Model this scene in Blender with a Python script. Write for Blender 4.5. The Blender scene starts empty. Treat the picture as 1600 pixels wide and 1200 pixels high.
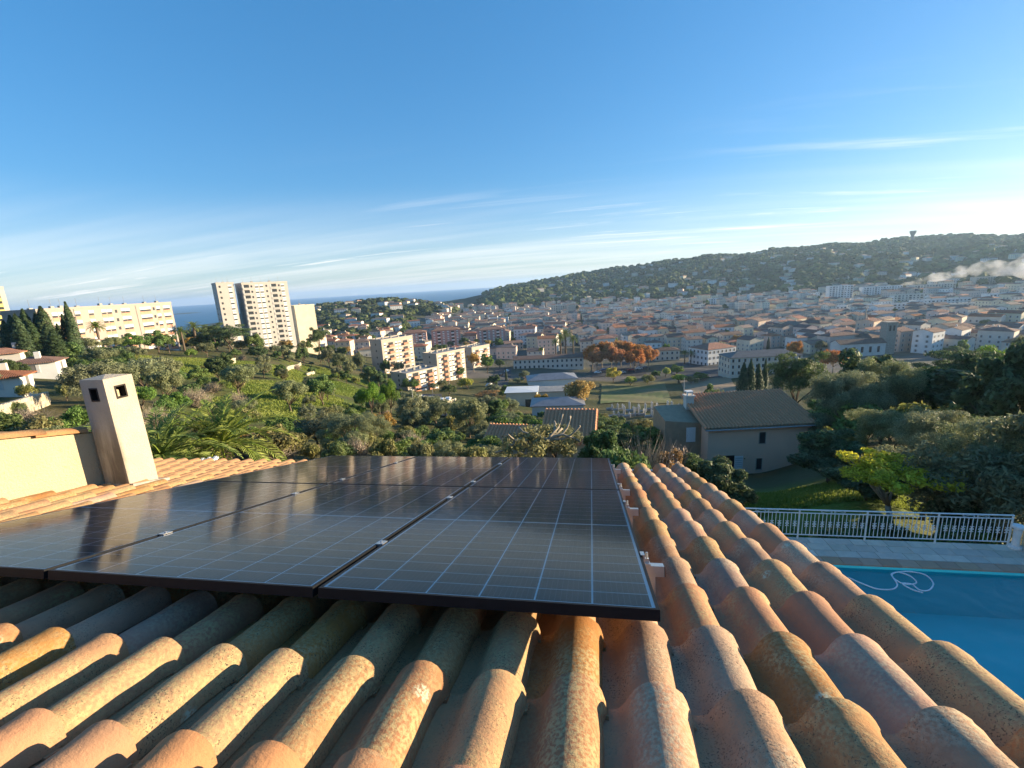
import bpy, math, random
import numpy as np
S = bpy.context.scene
COL = S.collection
rnd = random.Random(7)
R_ = math.radians
# ------------------------------------------------------------------ camera
# world: X along the tile courses (right), Y horizontal down-slope direction, Z up, sea level z = 0
CZ = 90.0
FPX = 703.556
RM = np.array([[0.9848966, -0.01896211, -0.17210207],
               [0.16359135, -0.22367652, 0.96083645],
               [-0.05671468, -0.97447897, -0.2171962]])      # columns: camera right, down, forward
cam = bpy.data.objects.new('camera', bpy.data.cameras.new('camera'))
COL.objects.link(cam)
cam.data.sensor_width = 36
cam.data.lens = 36 * FPX / 1600
cam.data.clip_start = 0.05
cam.data.clip_end = 60000
from mathutils import Matrix, Vector
mw = Matrix.Identity(4)
for i in range(3):
    mw[i][0] = RM[i, 0]; mw[i][1] = -RM[i, 1]; mw[i][2] = -RM[i, 2]
mw[2][3] = CZ
cam.matrix_world = mw
S.camera = cam
# ------------------------------------------------------------------ sun, sky, exposure
SUN_AZ, SUN_EL = 67.0, 9.2            # azimuth clockwise from +Y, elevation
sun = bpy.data.objects.new('sun', bpy.data.lights.new('sun', 'SUN'))
COL.objects.link(sun)
sun.data.energy = 5.0
sun.data.color = (1.0, 0.80, 0.52)
sun.data.angle = R_(0.6)
sd = Vector((math.sin(R_(SUN_AZ)) * math.cos(R_(SUN_EL)), math.cos(R_(SUN_AZ)) * math.cos(R_(SUN_EL)), math.sin(R_(SUN_EL))))
sun.rotation_euler = sd.to_track_quat('Z', 'Y').to_euler()
SKY_GAMMA, SKY_TINT, SKY_SAT = 0.60, (1.11, 1.40, 1.77, 1), 1.28
world = bpy.data.worlds.new('World'); S.world = world; world.use_nodes = True
wn, wl = world.node_tree.nodes, world.node_tree.links
wn.clear()
def WN(t, **k):
    n = wn.new(t)
    for a, b in k.items():
        if a.startswith('i_'): n.inputs[a[2:].replace('_', ' ')].default_value = b
        else: setattr(n, a, b)
    return n
sky = WN('ShaderNodeTexSky', sky_type='NISHITA', sun_disc=False, sun_elevation=R_(SUN_EL), sun_rotation=R_(SUN_AZ),
         altitude=90, air_density=1.0, dust_density=0.6, ozone_density=2.5)
gm = WN('ShaderNodeGamma'); gm.inputs[1].default_value = SKY_GAMMA; wl.new(sky.outputs[0], gm.inputs[0])
hs = WN('ShaderNodeMix', data_type='RGBA', blend_type='MULTIPLY'); hs.inputs[0].default_value = 1; wl.new(gm.outputs[0], hs.inputs[6]); hs.inputs[7].default_value = SKY_TINT
hsv = WN('ShaderNodeHueSaturation', i_Saturation=SKY_SAT, i_Hue=0.5); wl.new(hs.outputs[2], hsv.inputs['Color'])
# thin cirrus: noise on a high flat layer, direction based, over the whole sky
tc = WN('ShaderNodeTexCoord'); sep = WN('ShaderNodeSeparateXYZ'); wl.new(tc.outputs['Generated'], sep.inputs[0])
def M(op, a, b=None, c=None, clamp=False):
    n = WN('ShaderNodeMath', operation=op, use_clamp=clamp)
    for i, v in enumerate((a, b, c)):
        if v is None: continue
        if isinstance(v, (int, float)): n.inputs[i].default_value = v
        else: wl.new(v, n.inputs[i])
    return n.outputs[0]
zc = M('ADD', M('MAXIMUM', sep.outputs[2], 0.0), 0.09)
cx = M('DIVIDE', sep.outputs[0], zc); cy = M('DIVIDE', sep.outputs[1], zc)
comb = WN('ShaderNodeCombineXYZ'); wl.new(cx, comb.inputs[0]); wl.new(cy, comb.inputs[1])
def cloud(rot, sc, off, lo, hi, detail=4, dist=0.4):
    mp = WN('ShaderNodeMapping'); wl.new(comb.outputs[0], mp.inputs[0])
    mp.inputs['Rotation'].default_value = (0, 0, R_(rot)); mp.inputs['Scale'].default_value = sc; mp.inputs['Location'].default_value = off
    nz = WN('ShaderNodeTexNoise'); wl.new(mp.outputs[0], nz.inputs['Vector'])
    nz.inputs['Scale'].default_value = 1.0; nz.inputs['Detail'].default_value = detail; nz.inputs['Roughness'].default_value = 0.6; nz.inputs['Distortion'].default_value = dist
    mr = WN('ShaderNodeMapRange', interpolation_type='SMOOTHSTEP'); wl.new(nz.outputs[0], mr.inputs[0])
    mr.inputs[1].default_value = lo; mr.inputs[2].default_value = hi
    return mr.outputs[0]
c2 = cloud(20, (0.42, 3.0, 1), (5.7, 0.4, 1), 0.48, 0.80, 5)
patch = cloud(10, (0.16, 0.3, 1), (9.0, 1.1, 3), 0.38, 0.62, 1, 0)
cl = M('MULTIPLY', M('MULTIPLY', c2, 0.9), patch)
low = WN('ShaderNodeMapRange'); wl.new(sep.outputs[2], low.inputs[0])
low.inputs[1].default_value = 0.30; low.inputs[2].default_value = 0.05
cl = M('MULTIPLY', cl, low.outputs[0], clamp=True)
vb = WN('ShaderNodeMapRange', interpolation_type='SMOOTHSTEP'); wl.new(sep.outputs[2], vb.inputs[0]); vb.inputs[1].default_value = 0.21; vb.inputs[2].default_value = 0.0
veil = M('MULTIPLY', vb.outputs[0], M('ADD', M('MULTIPLY', cloud(16, (0.2, 1.4, 1), (2.0, 6.5, 4), 0.3, 0.75, 3), 0.32), 0.18))
cl = M('MAXIMUM', cl, veil)
mixc = WN('ShaderNodeMix', data_type='RGBA'); wl.new(cl, mixc.inputs[0]); wl.new(hsv.outputs[0], mixc.inputs[6])
mixc.inputs[7].default_value = (6.9, 6.4, 5.95, 1)
bg = WN('ShaderNodeBackground'); wl.new(mixc.outputs[2], bg.inputs[0]); bg.inputs[1].default_value = 0.086
wo = WN('ShaderNodeOutputWorld'); wl.new(bg.outputs[0], wo.inputs[0])
S.view_settings.view_transform = 'Standard'; S.view_settings.look = 'None'
S.view_settings.gamma = 1; S.view_settings.use_curve_mapping = False
S.view_settings.exposure = 1.48
cy_ = S.cycles
cy_.use_denoising = True
cy_.max_bounces = 5; cy_.diffuse_bounces = 2; cy_.glossy_bounces = 3; cy_.transmission_bounces = 3; cy_.transparent_max_bounces = 8
cy_.volume_bounces = 2; cy_.caustics_reflective = False; cy_.caustics_refractive = False
cy_.sample_clamp_indirect = 6
# ------------------------------------------------------------------ survey helpers
def ray(x, y):
    d = RM @ np.array([(x - 800) / FPX, (y - 600) / FPX, 1.0]); return d / np.linalg.norm(d)
def at(x, y, d):                       # sight line (x, y) at horizontal distance d
    r = ray(x, y); k = d / math.hypot(r[0], r[1]); return np.array([r[0] * k, r[1] * k, CZ + r[2] * k])
def onz(x, y, z):
    r = ray(x, y); k = (z - CZ) / r[2]; return np.array([r[0] * k, r[1] * k, z])
def azm(p): return math.degrees(math.atan2(p[0], p[1]))
# terrain: per bearing, (distance, height relative to the eye)
PROF = {
 -180: [(10, -7), (30, -4), (80, 4), (200, 16), (600, 40), (3000, 90)],
 -120: [(10, -5), (30, -4), (80, 0), (200, 6), (600, 15), (3000, 30)],
 -75: [(10, -4.5), (30, -5), (60, -7), (150, -8), (300, -8), (900, -30), (2500, -96), (6000, -130)],
 -62.7: [(10, -5), (14, -5), (30, -6), (60, -8), (100, -9.5), (150, -9.5), (220, -8.5), (300, -9), (600, -22), (1500, -65), (2500, -96), (6000, -130)],
 -57.9: [(10, -5.5), (14, -5.5), (30, -6.8), (60, -9), (100, -10.8), (150, -10.5), (220, -9.5), (300, -10), (600, -26), (1500, -70), (2300, -96), (6000, -130)],
 -49.5: [(10, -6.5), (22, -7), (60, -11), (100, -13.4), (150, -14), (215, -15), (300, -18.5), (600, -42), (1500, -78), (2300, -95), (4000, -95), (4600, -82), (5400, -97), (6000, -130)],
 -44: [(10, -7), (22, -7.5), (60, -13), (100, -16.5), (150, -18), (215, -19.5), (300, -22), (600, -44), (1500, -76), (2300, -95), (4000, -95), (4600, -80), (5400, -97), (6000, -130)],
 -38.7: [(10, -7.5), (22, -8), (45, -12.4), (75, -16.5), (120, -20), (180, -22), (275, -24.6), (400, -36), (700, -52), (1000, -40), (1250, -30), (1700, -60), (2200, -96), (6000, -130)],
 -25: [(10, -8.5), (22, -9), (45, -15.2), (90, -24.6), (190, -41.5), (260, -46), (420, -51), (750, -45), (1150, -17), (1500, -40), (2200, -96), (6000, -130)],
 -15.8: [(10, -9), (24, -10.5), (50, -18), (100, -29), (190, -45), (250, -50), (330, -53), (480, -56), (750, -55), (1100, -47), (1400, -60), (1900, -54), (2400, -96), (6000, -130)],
 -9.4: [(10, -9.5), (24, -11), (50, -18.6), (100, -30), (180, -45.4), (250, -52), (330, -54), (480, -58), (750, -58.6), (1100, -56), (1900, -8), (2600, -60), (3200, -96), (6000, -130)],
 -5.3: [(10, -9.5), (24, -11.5), (50, -19), (100, -31), (180, -47), (250, -53), (330, -55), (480, -58), (750, -59), (1100, -58), (1500, -28), (1900, 14), (2800, -20), (4000, -110), (6000, -130)],
 0.5: [(10, -10), (30, -13), (60, -21.8), (140, -41), (220, -54), (300, -56), (450, -59), (650, -59), (900, -58), (1100, -60), (1500, -22), (1900, 27), (2800, 0), (4500, -110), (6000, -130)],
 6: [(10, -10), (30, -13), (60, -21.8), (140, -40.4), (220, -54), (300, -56.3), (450, -59.3), (650, -59), (900, -58.5), (1100, -61), (1500, -14), (1900, 36), (2800, 30), (6000, -30)],
 12.6: [(10, -10), (30, -13), (48, -19), (130, -39), (215, -52), (300, -56), (450, -59), (650, -59), (900, -61), (1100, -60), (1500, -5), (1950, 55), (2800, 40), (6000, -30)],
 19.5: [(10, -10.5), (16, -11.3), (28, -13.2), (45, -19.3), (60, -22), (130, -36), (210, -47), (280, -52), (400, -58.3), (620, -59.6), (900, -62), (1100, -58), (1500, 0), (2000, 69), (2800, 60), (6000, 0)],
 30.1: [(10, -10.5), (17, -10.8), (26, -11.2), (45, -15), (100, -26), (330, -53.4), (453, -58.4), (600, -58), (850, -55), (1100, -46), (1500, 0), (2200, 78), (3000, 60), (6000, 0)],
 38.2: [(10, -10), (17, -10.4), (50, -15), (120, -27), (350, -53), (450, -55.2), (600, -56.7), (850, -55), (1100, -44), (1500, -5), (2100, 46), (3000, 50), (6000, 0)],
 55: [(10, -9.5), (17, -10), (50, -14), (120, -25), (350, -50), (600, -56), (1100, -46), (2100, 30), (6000, 0)],
 90: [(10, -9), (30, -11), (80, -16), (300, -30), (1000, -40), (3000, -20), (6000, 0)],
 130: [(10, -8), (30, -8), (80, -6), (300, 0), (1000, 20), (3000, 50)],
 180: [(10, -7), (30, -4), (80, 4), (200, 16), (600, 40), (3000, 90)]}
LD = np.linspace(math.log(6), math.log(7000), 240)
AZ = np.arange(-180, 181, 1.0)
def _table():
    ks = sorted(PROF)
    P = np.array([np.interp(LD, [math.log(d) for d, z in PROF[k]], [z for d, z in PROF[k]]) for k in ks])
    T = np.array([[0.0] * len(LD)] * len(AZ))
    for j in range(len(LD)): T[:, j] = np.interp(AZ, ks, P[:, j])
    for _ in range(3):
        T[1:-1] = 0.25 * T[:-2] + 0.5 * T[1:-1] + 0.25 * T[2:]
        T[:, 1:-1] = 0.25 * T[:, :-2] + 0.5 * T[:, 1:-1] + 0.25 * T[:, 2:]
    return T
TT = _table()
def ter(x, y):
    x = np.asarray(x, float); y = np.asarray(y, float)
    d = np.maximum(np.hypot(x, y), 6.01); a = np.degrees(np.arctan2(x, y))
    fi = np.clip((a + 180), 0, 359.999); fj = np.clip((np.log(d) - LD[0]) / (LD[1] - LD[0]), 0, len(LD) - 1.001)
    i = fi.astype(int); j = fj.astype(int); u = fi - i; v = fj - j
    z = (TT[i, j] * (1 - u) + TT[i + 1, j] * u) * (1 - v) + (TT[i, j + 1] * (1 - u) + TT[i + 1, j + 1] * u) * v
    g = np.clip((d - 40) / 100, 0, 1)
    z = z + g * (0.5 * np.sin(x * .09 + 1.3) * np.cos(y * .075) + 0.25 * np.sin(x * .23 + y * .19))
    hgt = np.clip((d - 900) / 500, 0, 1)
    z = z + hgt * (-4 + 8 * np.sin(x * .0105 + .7) * np.cos(y * .006 - x * .004) + 4.5 * np.sin(x * .013 + 2) * np.cos(y * .011 + .6) + 3 * np.sin(x * .031 - y * .017))
    pool = (x > 1.5) & (x < 16.5) & (y > 3) & (y < 14.8)
    z = np.where(pool, np.minimum(z, -11.2), z)
    return z + CZ
def tz(x, y): return float(ter(x, y))
def hit(x, y, d0=20, d1=3500):
    r = ray(x, y); hd = math.hypot(r[0], r[1])
    d = np.exp(np.linspace(math.log(d0), math.log(d1), 1500))
    X = r[0] / hd * d; Y = r[1] / hd * d; Z = CZ + r[2] / hd * d
    b = np.nonzero(Z < ter(X, Y))[0]
    i = b[0] if len(b) else len(d) - 1
    return np.array([X[i], Y[i], float(ter(X[i], Y[i]))])
# ------------------------------------------------------------------ object helpers
def link(name, data, parent=None, loc=None, rot=None, scale=None):
    o = bpy.data.objects.new(name, data); COL.objects.link(o)
    if parent is not None: o.parent = parent
    if loc is not None: o.location = loc
    if rot is not None: o.rotation_euler = rot
    if scale is not None: o.scale = scale if hasattr(scale, '__len__') else (scale,) * 3
    return o
def tag(o, label=None, cat=None, group=None, kind=None):
    if label: o['label'] = label
    if cat: o['category'] = cat
    if group: o['group'] = group
    if kind: o['kind'] = kind
    return o
def empty(name, loc=(0, 0, 0), rz=0, label=None, cat=None, group=None):
    return tag(link(name, None, None, tuple(loc), (0, 0, rz)), label, cat, group)
def npmesh(name, V, Q, mat, smooth=False, mi=None):
    V = np.asarray(V, np.float32); Q = np.asarray(Q, np.int32)
    m = bpy.data.meshes.new(name); n, k = Q.shape
    m.vertices.add(len(V)); m.vertices.foreach_set('co', V.ravel())
    m.loops.add(n * k); m.loops.foreach_set('vertex_index', Q.ravel())
    m.polygons.add(n); m.polygons.foreach_set('loop_start', np.arange(n) * k); m.polygons.foreach_set('loop_total', np.full(n, k))
    for mm in (mat if isinstance(mat, (list, tuple)) else [mat]): m.materials.append(mm)
    if mi is not None: m.polygons.foreach_set('material_index', np.asarray(mi, np.int32))
    m.polygons.foreach_set('use_smooth', np.full(n, smooth))
    m.update(calc_edges=True)
    return m
class G:
    """collects faces; mesh(name, mats) makes one mesh datablock"""
    def __init__(s): s.v = []; s.f = []; s.m = []
    def add(s, V, F, mi=0):
        b = len(s.v); s.v += [tuple(map(float, p)) for p in V]; s.f += [tuple(b + i for i in f) for f in F]; s.m += [mi] * len(F); return s
    def box(s, x0, x1, y0, y1, z0, z1, mi=0):
        return s.add([(x0, y0, z0), (x1, y0, z0), (x1, y1, z0), (x0, y1, z0), (x0, y0, z1), (x1, y0, z1), (x1, y1, z1), (x0, y1, z1)],
                     [(0, 3, 2, 1), (4, 5, 6, 7), (0, 1, 5, 4), (1, 2, 6, 5), (2, 3, 7, 6), (3, 0, 4, 7)], mi)
    def bbox(s, x0, x1, y0, y1, z0, z1, b=.01, mi=0):      # box with chamfered vertical edges and top
        P = [(x0 + b, y0), (x1 - b, y0), (x1, y0 + b), (x1, y1 - b), (x1 - b, y1), (x0 + b, y1), (x0, y1 - b), (x0, y0 + b)]
        I = [(x0 + 2 * b, y0 + b), (x1 - 2 * b, y0 + b), (x1 - b, y0 + 2 * b), (x1 - b, y1 - 2 * b), (x1 - 2 * b, y1 - b), (x0 + 2 * b, y1 - b), (x0 + b, y1 - 2 * b), (x0 + b, y0 + 2 * b)]
        V = [(x, y, z0) for x, y in P] + [(x, y, z1 - b) for x, y in P] + [(x, y, z1) for x, y in I]
        F = [tuple(range(7, -1, -1)), tuple(range(16, 24))]
        for i in range(8):
            j = (i + 1) % 8; F += [(i, j, 8 + j, 8 + i), (8 + i, 8 + j, 16 + j, 16 + i)]
        return s.add(V, F, mi)
    def tube(s, pts, rad, n=6, mi=0, cap=True):
        pts = [np.array(p, float) for p in pts]; rad = rad if hasattr(rad, '__len__') else [rad] * len(pts)
        V = []; F = []
        ref = np.array([0.31, 0.87, 0.38])
        for i, p in enumerate(pts):
            t = pts[min(i + 1, len(pts) - 1)] - pts[max(i - 1, 0)]; t = t / (np.linalg.norm(t) + 1e-9)
            a = np.cross(t, ref); a /= np.linalg.norm(a) + 1e-9; b = np.cross(t, a)
            for k in range(n):
                th = 2 * math.pi * k / n; V.append(p + rad[i] * (math.cos(th) * a + math.sin(th) * b))
        for i in range(len(pts) - 1):
            for k in range(n): F.append((i * n + k, i * n + (k + 1) % n, (i + 1) * n + (k + 1) % n, (i + 1) * n + k))
        if cap: F += [tuple(range(n - 1, -1, -1)), tuple((len(pts) - 1) * n + k for k in range(n))]
        return s.add(V, F, mi)
    def lathe(s, prof, n=10, c=(0, 0), mi=0):
        V = [(c[0] + r * math.cos(2 * math.pi * k / n), c[1] + r * math.sin(2 * math.pi * k / n), z) for r, z in prof for k in range(n)]
        F = [(i * n + k, i * n + (k + 1) % n, (i + 1) * n + (k + 1) % n, (i + 1) * n + k) for i in range(len(prof) - 1) for k in range(n)]
        F += [tuple(range(n - 1, -1, -1)), tuple((len(prof) - 1) * n + k for k in range(n))]
        return s.add(V, F, mi)
    def mesh(s, name, mats, smooth=False):
        m = bpy.data.meshes.new(name); m.from_pydata(s.v, [], s.f)
        for mm in (mats if isinstance(mats, (list, tuple)) else [mats]): m.materials.append(mm)
        if any(s.m): m.polygons.foreach_set('material_index', s.m)
        if smooth: m.polygons.foreach_set('use_smooth', [True] * len(s.f))
        m.update(); return m
def copytree(o, loc, rz, scale=None, label=None):
    c = o.copy(); COL.objects.link(c); c.location = loc; c.rotation_euler = (0, 0, rz)
    if scale is not None: c.scale = scale if hasattr(scale, '__len__') else (scale,) * 3
    if label: c['label'] = label
    for ch in o.children:
        k = ch.copy(); COL.objects.link(k); k.parent = c
    return c
_u = 'first second third fourth fifth sixth seventh eighth ninth tenth eleventh twelfth thirteenth fourteenth fifteenth sixteenth seventeenth eighteenth nineteenth'.split()
_t = {2: 'twenty', 3: 'thirty', 4: 'forty', 5: 'fifty', 6: 'sixty', 7: 'seventy', 8: 'eighty', 9: 'ninety'}
def nth(n):
    if n < 20: return _u[n - 1]
    if n >= 100: return 'hundred and ' + nth(n - 100) if n > 100 else 'hundredth'
    return _t[n // 10][:-1] + 'ieth' if n % 10 == 0 else _t[n // 10] + '-' + _u[n % 10 - 1]
# ------------------------------------------------------------------ materials
def nodes(name):
    m = bpy.data.materials.new(name); m.use_nodes = True
    t = m.node_tree; t.nodes.clear()
    def N(ty, **k):
        n = t.nodes.new(ty)
        for a, b in k.items(): setattr(n, a, b)
        return n
    def L(a, b): t.links.new(a, b)
    return m, N, L
def rgba(c): return (c[0], c[1], c[2], 1)
def noise(N, L, vec, scale, detail=4, rough=.55, lo=None, hi=None, dist=0):
    n = N('ShaderNodeTexNoise'); n.inputs['Scale'].default_value = scale; n.inputs['Detail'].default_value = detail; n.inputs['Roughness'].default_value = rough; n.inputs['Distortion'].default_value = dist
    if vec is not None: L(vec, n.inputs['Vector'])
    if lo is None: return n.outputs[0]
    r = N('ShaderNodeMapRange'); L(n.outputs[0], r.inputs[0]); r.inputs[1].default_value = lo; r.inputs[2].default_value = hi
    return r.outputs[0]
def mix(N, L, f, a, b):
    n = N('ShaderNodeMix', data_type='RGBA')
    for i, v in ((0, f), (6, a), (7, b)):
        if isinstance(v, (int, float)): n.inputs[i].default_value = v
        elif isinstance(v, tuple): n.inputs[i].default_value = rgba(v)
        else: L(v, n.inputs[i])
    return n.outputs[2]
def coords(N, L, objrand=True):
    tc = N('ShaderNodeTexCoord'); oi = N('ShaderNodeObjectInfo')
    if not objrand: return tc.outputs['Object'], oi.outputs['Random']
    v = N('ShaderNodeVectorMath', operation='ADD'); L(tc.outputs['Object'], v.inputs[0])
    s = N('ShaderNodeVectorMath', operation='SCALE'); s.inputs[0].default_value = (37, 53, 29); L(oi.outputs['Random'], s.inputs['Scale']); L(s.outputs[0], v.inputs[1])
    return v.outputs[0], oi.outputs['Random']
def vary(N, L, col, rand, h=.02, v=.25, s=.15):
    n = N('ShaderNodeHueSaturation'); L(col, n.inputs['Color'])
    for inp, k, mul in (('Hue', h, 1), ('Value', v, 7.13), ('Saturation', s, 3.37)):
        if not k: continue
        f = N('ShaderNodeMath', operation='MULTIPLY'); L(rand, f.inputs[0]); f.inputs[1].default_value = mul
        fr = N('ShaderNodeMath', operation='FRACT'); L(f.outputs[0], fr.inputs[0])
        r = N('ShaderNodeMapRange'); L(fr.outputs[0], r.inputs[0]); c = .5 if inp == 'Hue' else 1
        r.inputs[3].default_value = c - k; r.inputs[4].default_value = c + k; L(r.outputs[0], n.inputs[inp])
    return n.outputs[0]
def finish(m, N, L, col, rough=.85, bump=None, bd=.01, spec=.3, metal=0, **kw):
    b = N('ShaderNodeBsdfPrincipled'); o = N('ShaderNodeOutputMaterial')
    if isinstance(col, tuple): b.inputs['Base Color'].default_value = rgba(col)
    else: L(col, b.inputs['Base Color'])
    b.inputs['Roughness'].default_value = rough; b.inputs['Specular IOR Level'].default_value = spec; b.inputs['Metallic'].default_value = metal
    if bump is not None:
        bp = N('ShaderNodeBump'); bp.inputs['Distance'].default_value = bd; bp.inputs['Strength'].default_value = kw.get('bs', 1.0); L(bump, bp.inputs['Height']); L(bp.outputs[0], b.inputs['Normal'])
    L(b.outputs[0], o.inputs[0]); return m
def pm(name, c1, c2=None, scale=4.0, rough=.85, bd=0, bscale=None, hv=(0, .0, 0), spec=.3, metal=0, lo=.35, hi=.65, stain=None):
    m, N, L = nodes(name); v, r = coords(N, L)
    c2 = c2 or tuple(x * .8 for x in c1)
    col = mix(N, L, noise(N, L, v, scale, 5, .6, lo, hi), c1, c2)
    if stain:
        col = mix(N, L, noise(N, L, v, scale * 4.3, 6, .7, .55, .75), col, stain)
    if any(hv): col = vary(N, L, col, r, *hv)
    return finish(m, N, L, col, rough, noise(N, L, v, bscale or scale * 6, 4) if bd else None, bd, spec, metal)
def tile_mat(name, base, alt, lichen, lich_amt, dark_amt, hv):
    m, N, L = nodes(name); v, r = coords(N, L)
    col = mix(N, L, noise(N, L, v, 7, 4, .6, .35, .65), base, alt)
    col = vary(N, L, col, r, *hv)
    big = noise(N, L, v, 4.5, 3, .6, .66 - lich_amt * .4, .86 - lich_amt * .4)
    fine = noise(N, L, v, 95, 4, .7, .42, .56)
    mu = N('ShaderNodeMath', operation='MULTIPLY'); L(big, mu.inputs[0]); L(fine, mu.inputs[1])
    tcz = N('ShaderNodeTexCoord'); sz_ = N('ShaderNodeSeparateXYZ'); L(tcz.outputs['Object'], sz_.inputs[0]); crest_lit = N('ShaderNodeMapRange'); L(sz_.outputs[2], crest_lit.inputs[0]); crest_lit.inputs[1].default_value = .02; crest_lit.inputs[2].default_value = .065; crest_lit.inputs[3].default_value = .25; crest_lit.inputs[4].default_value = .9  # more pale lichen on crests; also paints the sunlit crests brighter than the channels
    mu2 = N('ShaderNodeMath', operation='MULTIPLY'); L(mu.outputs[0], mu2.inputs[0]); L(crest_lit.outputs[0], mu2.inputs[1])
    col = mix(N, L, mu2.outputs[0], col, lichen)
    d1 = noise(N, L, v, 190, 3, .65, .54, .64); d2 = noise(N, L, v, 9, 3, .6, .60 - dark_amt * .25, .78 - dark_amt * .25)
    mu3 = N('ShaderNodeMath', operation='MULTIPLY'); L(d1, mu3.inputs[0]); L(d2, mu3.inputs[1])
    rs = N('ShaderNodeMapRange'); L(r, rs.inputs[0]); rs.inputs[3].default_value = .15; mu5 = N('ShaderNodeMath', operation='MULTIPLY'); L(mu3.outputs[0], mu5.inputs[0]); L(rs.outputs[0], mu5.inputs[1]); col = mix(N, L, mu5.outputs[0], col, (.055, .045, .04))
    d3 = noise(N, L, v, 5.5, 5, .7, .60, .80)
    mu4 = N('ShaderNodeMath', operation='MULTIPLY'); L(d3, mu4.inputs[0]); mu4.inputs[1].default_value = .55 * dark_amt
    col = mix(N, L, mu4.outputs[0], col, (.10, .085, .075))
    vo = N('ShaderNodeTexVoronoi'); L(v, vo.inputs['Vector']); vo.inputs['Scale'].default_value = 3.3
    sp = N('ShaderNodeMapRange'); L(vo.outputs['Distance'], sp.inputs[0]); sp.inputs[1].default_value = .10; sp.inputs[2].default_value = .06
    sp2 = N('ShaderNodeMath', operation='MULTIPLY'); L(sp.outputs[0], sp2.inputs[0]); L(fine, sp2.inputs[1])
    if lich_amt > .3: col = mix(N, L, sp2.outputs[0], col, (.50, .52, .38))
    bn = noise(N, L, v, 70, 5, .7); 
    return finish(m, N, L, col, .9, bn, .0035, .15)
MT = {}
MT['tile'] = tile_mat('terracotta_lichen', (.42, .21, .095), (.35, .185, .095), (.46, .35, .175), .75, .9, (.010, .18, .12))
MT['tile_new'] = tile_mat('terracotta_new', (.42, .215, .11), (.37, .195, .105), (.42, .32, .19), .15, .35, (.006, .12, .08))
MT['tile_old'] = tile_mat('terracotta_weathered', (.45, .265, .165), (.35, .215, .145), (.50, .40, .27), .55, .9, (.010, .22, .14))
MT['mortar'] = pm('mortar', (.42, .38, .33), (.30, .27, .24), 20, bd=.004)
MT['deck_under'] = pm('roof_underlay', (.10, .075, .06), None, 8)
MT['black'] = pm('black_anodised', (.010, .010, .011), (.014, .014, .015), 30, .5, spec=.15)
MT['alu'] = pm('aluminium', (.62, .62, .63), (.52, .52, .53), 12, .35, metal=.9)
MT['back'] = pm('white_backsheet', (.86, .86, .86), (.82, .82, .82), 3, .5)
def cell_mat():
    m, N, L = nodes('silicon_cell'); tc = N('ShaderNodeTexCoord')
    w = N('ShaderNodeTexWave', wave_type='BANDS', bands_direction='X'); L(tc.outputs['Object'], w.inputs[0]); w.inputs['Scale'].default_value = 1 / .0182 * .314; w.inputs['Distortion'].default_value = 0
    r = N('ShaderNodeMapRange'); L(w.outputs['Fac'], r.inputs[0]); r.inputs[1].default_value = .975; r.inputs[2].default_value = 1
    col = mix(N, L, r.outputs[0], (.010, .015, .026), (.12, .13, .145))
    return finish(m, N, L, col, .45, spec=.3)
MT['cell'] = cell_mat()
def pane_mat(name, tint, rough, ior=1.45, bump=0, bscale=3, dust=0):
    m, N, L = nodes(name)
    fr = N('ShaderNodeFresnel'); fr.inputs[0].default_value = ior
    tr = N('ShaderNodeBsdfTransparent'); tr.inputs[0].default_value = rgba(tint)
    gl = N('ShaderNodeBsdfGlossy'); gl.inputs['Roughness'].default_value = rough
    mx = N('ShaderNodeMixShader'); o = N('ShaderNodeOutputMaterial')
    L(fr.outputs[0], mx.inputs[0]); L(tr.outputs[0], mx.inputs[1]); L(gl.outputs[0], mx.inputs[2])
    tc = N('ShaderNodeTexCoord')
    if bump:
        bp = N('ShaderNodeBump'); bp.inputs['Distance'].default_value = bump; L(noise(N, L, tc.outputs['Object'], bscale, 3), bp.inputs['Height'])
        L(bp.outputs[0], fr.inputs['Normal']); L(bp.outputs[0], gl.inputs['Normal'])
    out = mx.outputs[0]
    if dust:
        df = N('ShaderNodeBsdfDiffuse'); df.inputs[0].default_value = (.45, .38, .30, 1)
        m2 = N('ShaderNodeMixShader'); mu = N('ShaderNodeMath', operation='MULTIPLY'); L(noise(N, L, tc.outputs['Object'], 6, 6, .65, .48, .8), mu.inputs[0]); mu.inputs[1].default_value = dust
        L(mu.outputs[0], m2.inputs[0]); L(out, m2.inputs[1]); L(df.outputs[0], m2.inputs[2]); out = m2.outputs[0]
    L(out, o.inputs[0]); return m
MT['glass'] = pane_mat('panel_glass', (.98, .99, 1), .10, 1.30, dust=.03)
MT['water'] = pane_mat('pool_water', (.94, .99, 1), .02, 1.33, .03, 2.4)
def stucco():
    m, N, L = nodes('yellow_render'); v, r = coords(N, L)
    col = mix(N, L, noise(N, L, v, 3, 5, .6, .35, .7), (.54, .465, .31), (.49, .42, .275))
    col = mix(N, L, noise(N, L, v, 22, 5, .75, .60, .74), col, (.42, .34, .20))
    return finish(m, N, L, col, .9, noise(N, L, v, 45, 6, .7), .02)
MT['stucco'] = stucco()
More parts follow.
